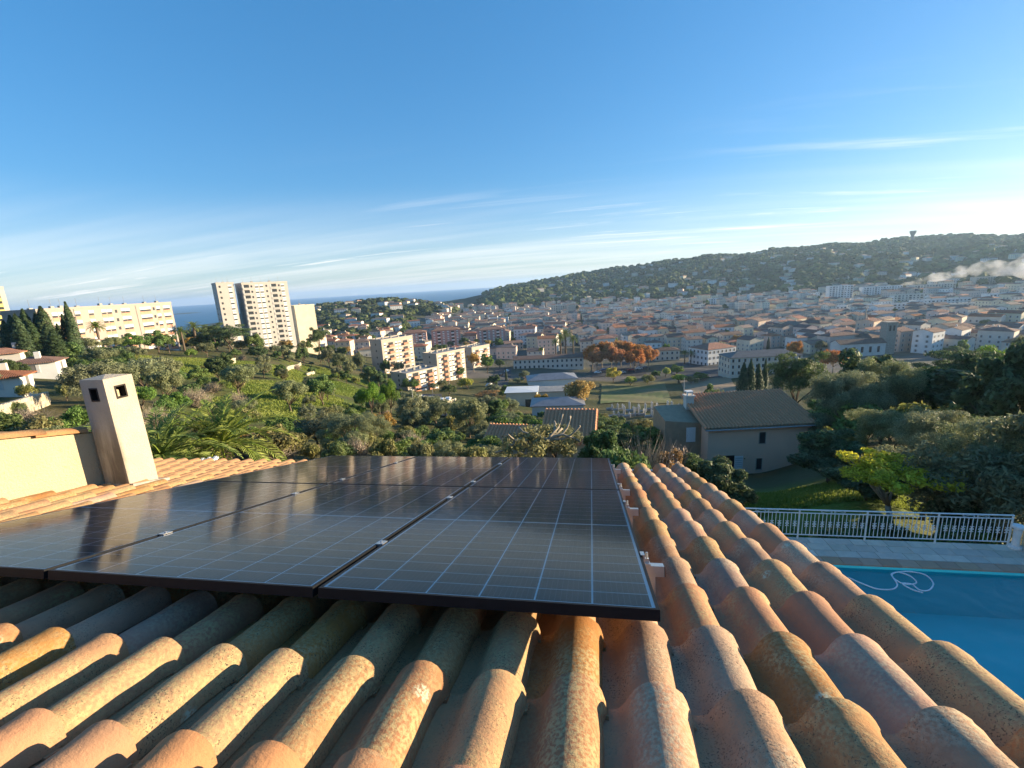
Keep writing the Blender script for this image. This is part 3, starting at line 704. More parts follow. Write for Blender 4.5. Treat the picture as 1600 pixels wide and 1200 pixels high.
def railing():
    y = 14.30; x0, x1 = 2.6, 12.22; H = 1.02
    root = empty('metal_railing', (x0, y, PZ), 0, 'white wrought metal railing with scrolls along the pool terrace', 'railing')
    L_ = x1 - x0
    tr = G().box(0, L_, -.022, .022, H - .022, H); link('top_rail', tr.mesh('top_rail', MT['white']), root)
    link('middle_rail', G().box(0, L_, -.012, .012, H - .135, H - .11).mesh('middle_rail', MT['white']), root)
    link('bottom_rail', G().box(0, L_, -.012, .012, .13, .155).mesh('bottom_rail', MT['white']), root)
    post = G().box(-.018, .018, -.018, .018, 0, H - .0225).mesh('post', MT['white'])
    bal = G().box(-.0075, .0075, -.0075, .0075, .1555, H - .1355).mesh('baluster', MT['white'])
    def arc(cx, cz, r, a0, a1, n=9): return [(cx + r * math.cos(a0 + (a1 - a0) * i / n), 0, cz + r * math.sin(a0 + (a1 - a0) * i / n)) for i in range(n + 1)]
    sc = G(); 
    for s in (-1, 1):
        sc.tube([(s * x, yy, z) for x, yy, z in arc(-.045, .57, .036, R_(100), R_(-100))], .011, 5)
        sc.tube([(s * x, yy, z) for x, yy, z in arc(-.045, .475, .036, R_(100), R_(-100))], .011, 5)
    sc_me = sc.mesh('scroll', MT['white'])
    tsc = G()
    zc = H - .066
    for s in (-1, 1):
        tsc.tube([(s * .04, 0, zc), (s * .16, 0, zc + .025), (s * .30, 0, zc - .02)] + [(s * (.32 + .022 * math.cos(t)), 0, zc + .0 + .022 * math.sin(t)) for t in np.linspace(-2.2, 2.6, 8)], .006, 5)
        tsc.tube([(s * (.05 + .024 * math.cos(t)), 0, zc + .024 * math.sin(t)) for t in np.linspace(0, 5.5, 9)], .006, 5)
    ts_me = tsc.mesh('frieze_scroll', MT['white'])
    nb = 5; bay = L_ / nb
    for b in range(nb + 1):
        link('post', post, root, (b * bay if b < nb else L_ - .02, 0, 0))
    for b in range(nb):
        link('frieze_scroll', ts_me, root, ((b + .5) * bay, 0, 0))
        n = 17
        for i in range(1, n):
            x = (b + i / n) * bay; link('baluster', bal, root, (x, 0, 0))
            if i % 2 == 0: link('scroll', sc_me, root, (x, 0, 0))
    pr = empty('end_post', (12.32, 14.22, PZ), 0, 'white turned end post at the right of the railing', 'post')
    link('post_shaft', G().lathe([(.15, 0), (.15, .06), (.10, .08), (.085, .3), (.10, .62), (.16, .66), (.16, .72), (.1, .74)], 12).mesh('post_shaft', MT['white']), pr)
    pl = G().bbox(12.6, 14.2, 13.7, 14.4, PZ + .002, PZ + .75, .03)
    tag(link('planter', pl.mesh('planter', MT['stucco'])), 'low beige rendered planter wall beside the railing end post', 'planter')
railing()
# ================================================================== VEGETATION prototypes
def leaf_quads(rg, C, Nn, size, asp=.55, flat=.5):
    """quads at centres C, roughly facing normals Nn (random tilt)"""
    n = len(C)
    nr = Nn + rg.normal(0, flat, (n, 3)); nr /= np.linalg.norm(nr, axis=1)[:, None] + 1e-9
    a = np.cross(nr, rg.normal(0, 1, (n, 3))); a /= np.linalg.norm(a, axis=1)[:, None] + 1e-9
    b = np.cross(nr, a)
    s = size * rg.uniform(.6, 1.4, (n, 1)); a = a * s; b = b * s * asp
    V = np.stack([C - a, C - b * .9, C + a, C + b * .9], 1).reshape(-1, 3)
    return V, np.arange(n * 4).reshape(-1, 4)
def clumps(rg, n, rx, rz, cz, lowcut=-.5, inner=.35):
    P = []
    while len(P) < n:
        p = rg.normal(0, 1, 3); p /= np.linalg.norm(p)
        if p[2] < lowcut: continue
        P.append(p * rg.uniform(inner, .98))
    P = np.array(P); return P * np.array([rx, rx, rz]) + np.array([0, 0, cz])
def crown_np(seed, rx, rz, cz, nc, nl, size, cr=.36, asp=.55, lowcut=-.5, squash=1.0, inner=.35):
    rg = np.random.default_rng(seed)
    C = clumps(rg, nc, rx, rz, cz, lowcut, inner); rad = rg.uniform(.6, 1.25, nc) * cr * rx
    w = rad ** 2; idx = rg.choice(nc, nl, p=w / w.sum())
    d = rg.normal(0, 1, (nl, 3)); d[:, 2] += .25; d /= np.linalg.norm(d, axis=1)[:, None]
    rr = rad[idx] * rg.uniform(.35, 1.12, nl) ** .6
    P = C[idx] + d * rr[:, None] * np.array([1, 1, squash])
    V, Q = leaf_quads(rg, P, d, size, asp)
    return V, Q, C
def limbs(C, h0, r0, seed, mat, crook=.12, n=7, base=(0, 0)):
    r = random.Random(seed); g = G()
    fork = np.array([base[0] + r.uniform(-.1, .1) * h0, base[1] + r.uniform(-.1, .1) * h0, h0])
    g.tube([(base[0], base[1], -.3), (base[0] * .9, base[1], h0 * .5), fork], [r0 * 1.25, r0, r0 * .85], 7)
    for c in r.sample(list(C), min(n, len(C))):
        c = np.array(c); m = fork * .5 + c * .5 + np.array([r.uniform(-1, 1), r.uniform(-1, 1), r.uniform(-.3, .6)]) * crook * np.linalg.norm(c - fork)
        g.tube([fork, m, c], [r0 * .62, r0 * .36, r0 * .1], 5)
    return g.mesh('trunk', mat, True)
PROTO = {}
def proto(kind, height, width, crown, trunk): PROTO.setdefault(kind, []).append((height, width, crown, trunk))
def mk_round(kind, lf, seed, H, Wd, nc, nl, size, trunk_h, bark='bark', asp=.55, cr=.36, lowcut=-.5, squash=1, rzk=None, inner=.35):
    rx = Wd / 2; rz = (H - trunk_h) / 2 if rzk is None else rzk; cz = H - rz
    V, Q, C = crown_np(seed, rx * .84, rz * .84, cz, nc, nl, size, cr, asp, lowcut, squash, inner)
    proto(kind, H, Wd, npmesh(kind + '_crown', V, Q, LF[lf]), limbs(C, max(trunk_h, .4), max(.06, Wd * .022), seed, MT[bark]))
for s in (1, 2, 3): mk_round('olive', 'olive', s, 6, 6.4, 40, 9000, .15, 1.3, asp=.34, cr=.25)
for s in (4, 5): mk_round('big_olive', 'olive', s, 9, 9, 70, 26000, .15, 2.0, asp=.32, cr=.20)
for s in (34, 35): mk_round('near_olive', 'olive', s, 9, 9, 90, 46000, .085, 2.0, asp=.30, cr=.17)
for s in (6, 7, 8): mk_round('oak', 'oak', s, 7, 6.6, 36, 6500, .19, 1.2, cr=.27)
for s in (9, 10): mk_round('dark', 'dark', s, 9, 7.5, 50, 16000, .19, 1.6, cr=.25)
for s in (11, 12): mk_round('umbrella_pine', 'pine', s, 6, 6.5, 26, 9000, .15, 2.0, asp=.25, cr=.30, lowcut=-.15)
for s in (13, 14): mk_round('scrub', 'scrub', s, 2.6, 3.6, 22, 3200, .12, .3, lowcut=-.2)
for s in (15, 16): mk_round('green_bush', 'oak', s, 2.4, 3.2, 22, 3600, .11, .3, lowcut=-.2)
for s in (17, 18): mk_round('autumn_plane', 'autumn', s, 11, 10, 50, 9000, .26, 3, 'pale_bark', asp=.7)
for s in (19, 20): mk_round('gold_plane', 'gold', s, 9, 8, 46, 7000, .17, 2.4, 'pale_bark', asp=.7, cr=.26)
mk_round('yellow_tree', 'yellow', 21, 6, 5, 24, 3000, .2, 1.2, asp=.7)
mk_round('lime_bush', 'lime', 22, 3, 3.4, 22, 3500, .14, .3, lowcut=-.2)
mk_round('pine_tree', 'dark', 23, 12, 9, 34, 15000, .17, 4, asp=.3, cr=.30, squash=.55)
mk_round('pine_tree', 'oak', 24, 12, 9.5, 30, 15000, .17, 4, asp=.3, cr=.30, squash=.6)
mk_round('cedar', 'dark', 25, 10, 9, 30, 12000, .17, 3, asp=.3, cr=.34, squash=.28, inner=.2)
mk_round('light_tree', 'lime', 26, 4.6, 5.6, 40, 9500, .085, 1.6, 'pale_bark', asp=.5, cr=.2, lowcut=-.1, squash=.5, rzk=1.35, inner=.25)
def mk_bare(seed):
    r = random.Random(seed); g = G()
    for i in range(150):
        a = r.uniform(0, 6.28); e = r.uniform(.35, 1.45); l = r.uniform(1.1, 2.2); p = np.array([r.uniform(-.3, .3), r.uniform(-.3, .3), 0.0]); d = np.array([math.cos(a) * math.cos(e), math.sin(a) * math.cos(e), math.sin(e)])
        q = p + d * l * .55; g.tube([p, q, p + d * l + np.array([r.uniform(-.3, .3), r.uniform(-.3, .3), r.uniform(-.1, .3)])], [.022, .013, .005], 3, cap=False)
        for k in range(4): g.tube([q, q + (d + np.array([r.uniform(-.8, .8), r.uniform(-.8, .8), r.uniform(-.4, .6)])) * r.uniform(.3, .9)], [.010, .004], 3, cap=False)
    V, Q, C = crown_np(seed, 1.3, .8, .9, 18, 900, .07)
    proto('bare_shrub', 2.2, 3.2, npmesh('bare_leaves', V, Q, LF['twig']), g.mesh('bare_stems', MT['pale_bark']))
mk_bare(31); mk_bare(32)
def mk_cypress(seed):
    rg = np.random.default_rng(seed); n = 5200
    t = rg.uniform(0, 1, n) ** .8; a = rg.uniform(0, 6.283, n)
    prof = np.interp(t, [0, .08, .3, .6, .85, 1], [.55, .95, 1, .8, .42, .03]); lump = 1 + .22 * np.sin(a * 3 + t * 21) * np.sin(t * 34 + a)
    r = 1.05 * prof * lump * rg.uniform(.7, 1.06, n)
    P = np.stack([np.cos(a) * r, np.sin(a) * r, .3 + t * 9.7], -1); Nn = np.stack([np.cos(a), np.sin(a), np.full(n, .6)], -1)
    V, Q = leaf_quads(rg, P, Nn, .16, .45, .35)
    proto('cypress', 10, 2.2, npmesh('cypress_crown', V, Q, LF['cypress']), G().tube([(0, 0, -.3), (0, 0, 4), (0, 0, 9)], [.16, .1, .02], 6).mesh('trunk', MT['bark']))
mk_cypress(41); mk_cypress(42)
def mk_palm(seed, nf, fl, th):
    r = random.Random(seed); V = []; F = []; g = G()
    for i in range(nf):
        a = i * 2.39996 + r.uniform(-.2, .2); e0 = 1.45 - 1.55 * (i / nf) ** .85 + r.uniform(-.1, .1); L_ = fl * r.uniform(.8, 1.08) * (1 - .25 * (i < 5))
        p = np.array([0, 0, th]); pts = [p]; e = e0; seg = 12
        for k in range(seg):
            e -= (.05 + .085 * k / seg) * (1.0 + .35 * (e0 < .8)); p = p + L_ / seg * np.array([math.cos(a) * math.cos(e), math.sin(a) * math.cos(e), math.sin(e)]); pts.append(p)
        g.tube(pts, [.035 * (1 - .9 * k / seg) + .004 for k in range(seg + 1)], 4, cap=False)
        side = np.array([-math.sin(a), math.cos(a), 0])
        for k in range(2, seg * 3):
            t = k / 3; i0 = min(int(t), seg - 1); q = pts[i0] * (1 - (t - i0)) + pts[i0 + 1] * (t - i0); tg = pts[i0 + 1] - pts[i0]; tg = tg / np.linalg.norm(tg)
            up = np.cross(tg, side); up = up if up[2] > 0 else -up
            ll = fl * .135 * math.sin(math.pi * min(.12 + .9 * t / seg, 1)) + .05
            for s in (-1, 1):
                d = tg * .75 + side * s * .72 + up * r.uniform(.05, .4); d /= np.linalg.norm(d); w = np.cross(d, up); w = w / (np.linalg.norm(w) + 1e-9) * .022
                m = q + d * ll * .5; e_ = q + d * ll + np.array([0, 0, -.10 * ll]); b = len(V)
                V += [q - w * .4, m - w, e_, m + w]; F.append((b, b + 1, b + 2, b + 3))
    tr = G().tube([(0, 0, -.3), (.05, 0, th * .5), (0, 0, th + .05)], [.26, .22, .24], 9)
    me = npmesh('palm_fronds', np.array(V), np.array(F), LF['palm'])
    return me, g.mesh('palm_ribs', LF['palm']), tr.mesh('palm_trunk', MT['bark'], True)
PALMS = [mk_palm(51, 38, 2.7, 3.4), mk_palm(52, 34, 2.3, 5.5)]
TREES = []
NAMES = {'olive': ('olive_tree', 'tree'), 'big_olive': ('olive_tree', 'tree'), 'oak': ('oak_tree', 'tree'), 'near_olive': ('olive_tree', 'tree'), 'dark': ('evergreen_tree', 'tree'), 'umbrella_pine': ('round_pine_tree', 'tree'), 'scrub': ('scrub_bush', 'bush'), 'green_bush': ('green_bush', 'bush'), 'autumn_plane': ('plane_tree', 'tree'), 'gold_plane': ('plane_tree', 'tree'), 'yellow_tree': ('yellow_tree', 'tree'), 'lime_bush': ('lime_green_bush', 'bush'), 'pine_tree': ('pine_tree', 'tree'), 'cedar': ('cedar_tree', 'tree'), 'light_tree': ('feathery_tree', 'tree'), 'bare_shrub': ('bare_shrub', 'bush'), 'cypress': ('cypress_tree', 'tree')}
def plant(kind, x, y, h, w=None, label=None, group=None, z=None, crown_mat=None):
    ps = PROTO[kind]; H, Wd, cm, tm = ps[rnd.randrange(len(ps))]
    nm, cat = NAMES[kind]
    o = empty(nm, (x, y, (tz(x, y) if z is None else z) - .1), rnd.uniform(0, 6.28), label, cat, group)
    sz = h / H; sw = (w / Wd) if w else sz; o.scale = (sw, sw * rnd.uniform(.9, 1.1), sz)
    link('crown' if cat == 'tree' else 'foliage', cm, o); link('trunk' if cat == 'tree' else 'stem', tm, o)
    TREES.append((o, kind)); return o
def tree_at(kind, x, ytop, d, w=None, label=None, group=None, hmin=1.0):
    p = at(x, ytop, d); g_ = tz(p[0], p[1]); return plant(kind, p[0], p[1], max(p[2] - g_, hmin), w, label, group)
def palm(x, y, i, scale, label, group, z=None):
    o = empty('palm_tree', (x, y, (tz(x, y) if z is None else z) - .1), rnd.uniform(0, 6), label, 'tree', group); o.scale = (scale,) * 3
    f, rb, tr = PALMS[i]; link('fronds', f, o); link('frond_ribs', rb, o); link('trunk', tr, o); return o
# ================================================================== BUILDINGS
WALLC = [(.66, .59, .48), (.72, .66, .57), (.78, .77, .74), (.68, .54, .42), (.72, .56, .47), (.62, .59, .54), (.70, .63, .47)]
WNAME = ['beige', 'cream', 'white', 'ochre', 'peach', 'grey', 'pale yellow']
WM = [pm('render_' + n.replace(' ', '_'), c, tuple(k * .86 for k in c), .35, .9, hv=(.01, .08, .08)) for n, c in zip(WNAME, WALLC)]
ROOFC = [(.27, .165, .125), (.21, .14, .115), (.36, .17, .11), (.28, .21, .17)]
RNAME = ['brown', 'dark brown', 'red', 'grey brown']
def roof_mat(n, c):
    m, N, L = nodes('clay_roof_' + n.replace(' ', '_')); v, r = coords(N, L)
    col = mix(N, L, noise(N, L, v, .8, 5, .65, .35, .65), c, tuple(k * .72 for k in c))
    col = mix(N, L, noise(N, L, v, 5, 3, .6, .55, .7), col, tuple(min(1, k * 1.35) for k in c)); col = vary(N, L, col, r, .012, .2, .15)
    w = N('ShaderNodeTexWave', wave_type='BANDS', bands_direction='X'); tc = N('ShaderNodeTexCoord'); L(tc.outputs['Object'], w.inputs[0]); w.inputs['Scale'].default_value = .314 / .22
    return finish(m, N, L, col, .9, w.outputs['Fac'], .05, .15)
RMt = [roof_mat(n, c) for n, c in zip(RNAME, ROOFC)]
MT['town_pane'] = pm('town_window', (.15, .14, .13), (.20, .19, .18), 1, .4)
MT['pane'] = pm('window_dark', (.035, .04, .045), (.05, .055, .06), 1, .25, spec=.5)
MT['shutter'] = pm('shutter_white', (.62, .62, .60), None, 3, .6)
MT['concrete'] = pm('flat_roof_gravel', (.34, .33, .31), (.26, .255, .24), .8, .9)
MT['terracotta_panel'] = pm('salmon_panel', (.58, .27, .17), (.52, .25, .165), .6, .8)
MT['asphalt'] = pm('asphalt', (.07, .07, .072), (.055, .055, .056), .6, .9)
MT['metal_roof'] = pm('metal_roof', (.27, .275, .29), (.21, .215, .23), .5, .5, metal=.2)
MT['stone'] = pm('stone_wall', (.40, .36, .30), (.28, .25, .21), 1.5, .95, .05, 5)
MT['slate'] = pm('grey_roof', (.17, .165, .16), (.13, .125, .12), .6, .8)
MT['pole'] = pm('galvanised_pole', (.42, .43, .44), None, 3, .5)
def gable_meshes(w, d, h, pitch, ov=.45):
    """walls with gables (ridge along x), roof slabs"""
    rh = d / 2 * math.tan(pitch); g = G()
    x, y = w / 2, d / 2
    g.add([(-x, -y, -3), (x, -y, -3), (x, y, -3), (-x, y, -3), (-x, -y, h), (x, -y, h), (x, y, h), (-x, y, h), (-x, 0, h + rh), (x, 0, h + rh)],
          [(0, 1, 5, 4), (2, 3, 7, 6), (1, 2, 6, 9, 5), (3, 0, 4, 8, 7)])
    r = G(); t = .18; k = math.tan(pitch); yo = y + ov; xo = x + ov * .6; zl = h - ov * k + .02; zr = h + rh + .02
    r.add([(-xo, -yo, zl), (xo, -yo, zl), (xo, 0, zr), (-xo, 0, zr), (xo, yo, zl), (-xo, yo, zl)] + [(-xo, -yo, zl + t), (xo, -yo, zl + t), (xo, 0, zr + t), (-xo, 0, zr + t), (xo, yo, zl + t), (-xo, yo, zl + t)],
          [(3, 2, 1, 0), (5, 4, 2, 3), (6, 7, 8, 9), (9, 8, 10, 11), (0, 1, 7, 6), (4, 5, 11, 10), (1, 2, 8, 7), (2, 4, 10, 8), (3, 0, 6, 9), (5, 3, 9, 11)])
    return g, r, rh
def hip_meshes(w, d, h, pitch, ov=.45):
    g = G(); x, y = w / 2, d / 2
    g.add([(-x, -y, -3), (x, -y, -3), (x, y, -3), (-x, y, -3), (-x, -y, h), (x, -y, h), (x, y, h), (-x, y, h)], [(0, 1, 5, 4), (1, 2, 6, 5), (2, 3, 7, 6), (3, 0, 4, 7)])
    k = math.tan(pitch); X, Y = x + ov, y + ov; rh = Y * k; a = max(X - Y, .2); z = h - ov * k * .3; t = .16
    r = G().add([(-X, -Y, z), (X, -Y, z), (X, Y, z), (-X, Y, z), (-X, -Y, z + t), (X, -Y, z + t), (X, Y, z + t), (-X, Y, z + t), (-a, 0, z + t + rh), (a, 0, z + t + rh)],
                [(3, 2, 1, 0), (0, 1, 5, 4), (1, 2, 6, 5), (2, 3, 7, 6), (3, 0, 4, 7), (4, 5, 9, 8), (5, 6, 9), (6, 7, 8, 9), (7, 4, 8)])
    return g, r, rh
def wins(w, d, h, fh=2.9, sp=2.8, shut=True, faces='xy'):
    g = G(); nf = max(1, int(h / fh))
    for s in (-1, 1):
        for f in range(nf):
            z = f * fh + 1.0
            if z + 1.4 > h + .2: continue
            for L_, ax, off in ((w, 0, d / 2), (d, 1, w / 2)):
                n = max(1, int(L_ / sp)); 
                for i in range(n):
                    c = (i + .5) / n * L_ - L_ / 2
                    for a0, a1, m, dp in ((-.45, .45, 0, .03),) + (((-.92, -.47, 1, .06), (.47, .92, 1, .06)) if shut else ()):
                        if ax == 0: y0, y1 = sorted((s * off - s * .05, s * (off + dp))); g.box(c + a0, c + a1, y0, y1, z, z + 1.35, m)
                        else: x0, x1 = sorted((s * off - s * .05, s * (off + dp))); g.box(x0, x1, c + a0, c + a1, z, z + 1.35, m)
    return g
def small_house(x, y, w, d, h, yaw, wi, ri, hip, label, group, name='town_house', z=None, pitch=17, win=True, parts=True, wm=None, rm=None):
    g, r, rh = (hip_meshes if hip else gable_meshes)(w, d, h, R_(pitch))
    o = empty(name, (x, y, tz(x, y) if z is None else z), yaw, label, 'house', group)
    link('wall', g.mesh('wall', wm or WM[wi]), o); link('roof', r.mesh('roof', rm or RMt[ri]), o)
    if win:
        q = link('windows', wins(w, d, h, 2.9, 3.3).mesh('windows', [MT['town_pane'], MT['shutter']]), o); q['kind'] = 'stuff'
    if parts:
        cx, cy = w * rnd.uniform(-.3, .3), d * rnd.uniform(-.25, .25)
        link('chimney', G().box(cx - .35, cx + .35, cy - .3, cy + .3, h, h + rh + .9).mesh('chimney', wm or WM[wi]), o)
    return o
# ---------------------------------------------------------------- apartment blocks with real windows, balconies
def facade(root, P, U, W, floors, fh, cols, nrm_yaw, z0, me):
    """cols: list of (position 0..1, kind); P corner (local), U unit along"""
    for f in range(floors):
        for t, kd in cols:
            m = me.get(kd + ('_top' if f == floors - 1 and kd + '_top' in me else '')) or me[kd]
            link({'w': 'window', 'b': 'balcony', 's': 'window', 'l': 'loggia'}[kd[0]], m, root, (P[0] + U[0] * W * t, P[1] + U[1] * W * t, z0 + f * fh), (0, 0, nrm_yaw))
def fac_meshes(bal_mat, bw=3.0, win_w=1.5, panel=None):
    d = {}; panel = panel or bal_mat
    d['w'] = G().box(-win_w / 2, win_w / 2, -.04, .05, .9, 2.3, 0).box(-win_w / 2 - .05, win_w / 2 + .05, -.08, .03, 1.55, 2.4, 1).box(-win_w / 2 - .05, win_w / 2 + .05, -.06, .03, .1, .88, 2).mesh('window', [MT['pane'], MT['white'], panel])
    d['s'] = G().box(-.4, .4, -.04, .05, 1.1, 2.1, 0).mesh('small_window', [MT['pane']])
    d['b'] = G().box(-bw / 2, bw / 2, -.04, .05, .05, 2.35, 0).box(-bw / 2, bw / 2, -1.1, .03, -.12, .06, 1).box(-bw / 2, bw / 2, -1.1, -1.0, .06, 1.05, 1).box(-bw / 2, -bw / 2 + .1, -1.0, .0, .06, 1.05, 1).box(bw / 2 - .1, bw / 2, -1.0, .0, .06, 1.05, 1).mesh('balcony', [MT['pane'], bal_mat])
    d['l'] = G().box(-bw / 2, bw / 2, -.04, .05, .05, 2.5, 0).box(-bw / 2, bw / 2, -.16, -.05, .0, 1.05, 1).box(-bw / 2, -bw / 2 + .6, -.07, .03, .1, 2.45, 2).mesh('loggia', [MT['pane'], bal_mat, MT['shutter']])
    return d
def block(name, label, loc, yaw, w, d, floors, fh, wallm, front, left, right, me, cat='apartment block', group=None, roof_bits=3, foot=4, tower=None):
    """front faces local -Y, right faces +X, left faces -X"""
    KEEP.append((loc[0], loc[1], w * .55))
    o = empty(name, loc, yaw, label, cat, group); H = floors * fh + .3
    link('wall', G().box(-w / 2, w / 2, -d / 2, d / 2, -foot, H).mesh('wall', wallm), o)
    p = G()
    for a in ((-w / 2 - .1, w / 2 + .1, -d / 2 - .1, -d / 2 + .25), (-w / 2 - .1, w / 2 + .1, d / 2 - .25, d / 2 + .1), (-w / 2 - .1, -w / 2 + .25, -d / 2 + .25, d / 2 - .25), (w / 2 - .25, w / 2 + .1, -d / 2 + .25, d / 2 - .25)): p.box(a[0], a[1], a[2], a[3], H + .002, H + .65)
    rf = link('parapet', p.mesh('parapet', wallm), o)
    link('roof', G().box(-w / 2 + .25, w / 2 - .25, -d / 2 + .25, d / 2 - .25, H + .003, H + .12).mesh('roof', MT['concrete']), o)
    for i in range(roof_bits):
        x = (i + .5) / roof_bits * w - w / 2; yy = rnd.uniform(-.2, .2) * d
        link('roof_vent', G().box(x - .5, x + .5, yy - .4, yy + .4, H + .12, H + rnd.uniform(.9, 1.5)).tube([(x, yy, H + 1), (x, yy, H + 3.4)], .04, 4).mesh('roof_vent', MT['concrete']), o)
    if front: facade(o, (-w / 2, -d / 2), (1, 0), w, floors, fh, front, 0, 0, me)
    if right: facade(o, (w / 2, -d / 2), (0, 1), d, floors, fh, right, math.pi / 2, 0, me)
    if left: facade(o, (-w / 2, -d / 2), (0, 1), d, floors, fh, left, -math.pi / 2, 0, me)
    return o
grey_bal = pm('grey_balcony', (.50, .48, .45), None, .5, .9)
tower_wall = pm('pinkish_concrete', (.52, .475, .435), (.48, .44, .40), .2, .9)
FM_G, FM_O = fac_meshes(grey_bal, panel=MT['white']), fac_meshes(MT['terracotta_panel'], panel=MT['white'])
FM_L = fac_meshes(MT['terracotta_panel'], win_w=1.5)
FM_W = fac_meshes(MT['white'], 2.6)
KEEP = []
def yawto(p, off): return math.atan2(-p[0], -p[1]) * -1 + off     # front (-Y) turned to the camera plus off
def place(x, y, d): p = at(x, y, d); return (p[0], p[1], tz(p[0], p[1]))
# tower blocks: bright faces look to the right
def tower_group():
    A = place(366, 540, 268); B = place(425, 540, 272); Cc = place(478, 532, 292); yw = R_(54)
    topz = at(395, 443, 270)[2]
    fl = 13; fh = (topz - min(A[2], B[2]) + 1) / fl
    z = min(A[2], B[2]) - 1
    block('apartment_tower', 'slim left part of the tall pale apartment tower', (A[0], A[1], z), yw, 7.5, 9, fl, fh, tower_wall, [(.18, 's'), (.75, 'w')], [(.3, 's'), (.7, 's')], None, FM_G, group='tall tower blocks')
    block('apartment_tower', 'broad tall pale apartment tower with stacked grey balconies', (B[0], B[1], z - .5), yw, 21.5, 12, fl, fh, tower_wall, [(.08, 'l'), (.20, 's'), (.31, 'w'), (.41, 'w'), (.52, 's'), (.67, 'l'), (.80, 's'), (.88, 'w')], [(.3, 's'), (.7, 's')], None, FM_G, group='tall tower blocks', roof_bits=5)
    H = at(478, 477, 290)[2] - Cc[2]
    block('apartment_block', 'plain yellowish apartment block right behind the tall tower', (Cc[0], Cc[1], Cc[2] - 2), yw, 11, 12, 7, (H + 1.5) / 7, WM[6], None, None, None, FM_G, roof_bits=1)
tower_group()
def long_block():
    P0 = at(45, 545, 190); P1 = at(262, 545, 222)
    cx, cy = (P0[0] + P1[0]) / 2, (P0[1] + P1[1]) / 2; w = math.hypot(P1[0] - P0[0], P1[1] - P0[1])
    yw = math.atan2(P1[1] - P0[1], P1[0] - P0[0]); zt = at(150, 478, 203)[2]; z = min(tz(cx, cy), tz(P1[0], P1[1])) - 2.5
    fl = 7
    cols = [(c, 'w') for c in (.10, .14, .24, .33, .42, .46, .565, .60, .72, .75, .78, .865, .93, .96)] + [(.185, 's'), (.51, 's'), (.825, 's')]
    lw = pm('greyish_pink_concrete', (.36, .30, .265), (.33, .275, .245), .2, .9)
    o = block('long_apartment_block', 'long pale pink apartment slab behind the row of cypresses', (cx, cy, z), yw, w, 11, fl, (zt - z - .9) / fl, lw, cols, [(.5, 's')], [(.5, 's')], FM_L, roof_bits=9, foot=6)
    for t in (-.28, .17): link('facade_joint', G().box(w * t - .12, w * t + .12, -5.56, -5.44, 0, zt - z - .5).mesh('facade_joint', MT['slate']), o)
    q = place(4, 530, 250); zt = at(8, 452, 250)[2]
    block('apartment_tower', 'pale tower with yellow balconies at the left picture edge', (q[0] - 6, q[1] - 4, q[2] - 2), R_(62), 20, 14, 10, (zt - q[2] + 2) / 10, tower_wall, [(.2, 'w'), (.5, 'w'), (.86, 'b')], None, None, fac_meshes(pm('yellow_balcony', (.70, .60, .22), None, .5)), group='tall tower blocks')
long_block()
def orange_blocks():
    wallo = pm('pale_apricot_concrete', (.52, .44, .36), (.48, .41, .34), .25, .9)
    cols = [(.10, 'w'), (.28, 'b'), (.45, 'w'), (.56, 'w'), (.74, 'b'), (.92, 'w')]
    yw = R_(60)
    def put(lab, x, y, d, yt, w, dp, fl, cl=cols, nm='apartment_block'):
        p = place(x, y, d); zt = at(x, yt, d)[2]
        block(nm, lab, (p[0], p[1], p[2] - 2), yw, w, dp, fl, (zt - p[2] + 1.4) / fl, wallo, cl, [(.5, 's')], None, FM_O, group='apartment blocks with salmon balconies', roof_bits=5)
    put('farther apartment block with salmon balconies below the tower', 617, 578, 262, 527, 21, 11, 6)
    put('nearest apartment block with salmon balconies beside the car park', 652, 624, 200, 577, 17, 11, 5)
    put('apartment block with salmon balconies, right and taller of the near pair', 697, 590, 240, 548, 20, 11, 6)
    put('low salmon and white apartment wing right of the salmon blocks', 742, 556, 300, 540, 17, 12, 4)
    pinkw = pm('rose_render', (.50, .30, .26), (.45, .28, .25), .3, .9)
    for i, (x, y, d, yt, w, lab) in enumerate(((650, 541, 400, 519, 20, 'rose apartment block, leftmost of the tiled row behind the salmon blocks'), (698, 538, 420, 515, 26, 'long rose apartment block with a red tiled roof, middle of the row'), (768, 540, 430, 514, 26, 'rose apartment block with white balconies at the right of the row'))):
        p = place(x, y, d); zt = at(x, yt, d)[2]; h = zt - p[2]
        g, r, rh = hip_meshes(w, 12, h, R_(18)); KEEP.append((p[0], p[1], w * .55)); o = empty('tiled_apartment_block', p, R_(18), lab, 'apartment block', 'rose apartment blocks')
        link('wall', g.mesh('wall', pinkw), o); link('roof', r.mesh('roof', RMt[0]), o); fl = max(3, int(h / 3))
        facade(o, (-w / 2, -6), (1, 0), w, fl, h / fl, [(.1, 'w'), (.26, 'b'), (.42, 'w'), (.58, 'w'), (.74, 'b'), (.9, 'w')], 0, 0, FM_W)
        facade(o, (w / 2, -6), (0, 1), 12, fl, h / fl, [(.25, 'w'), (.75, 'w')], math.pi / 2, 0, FM_W)
orange_blocks()
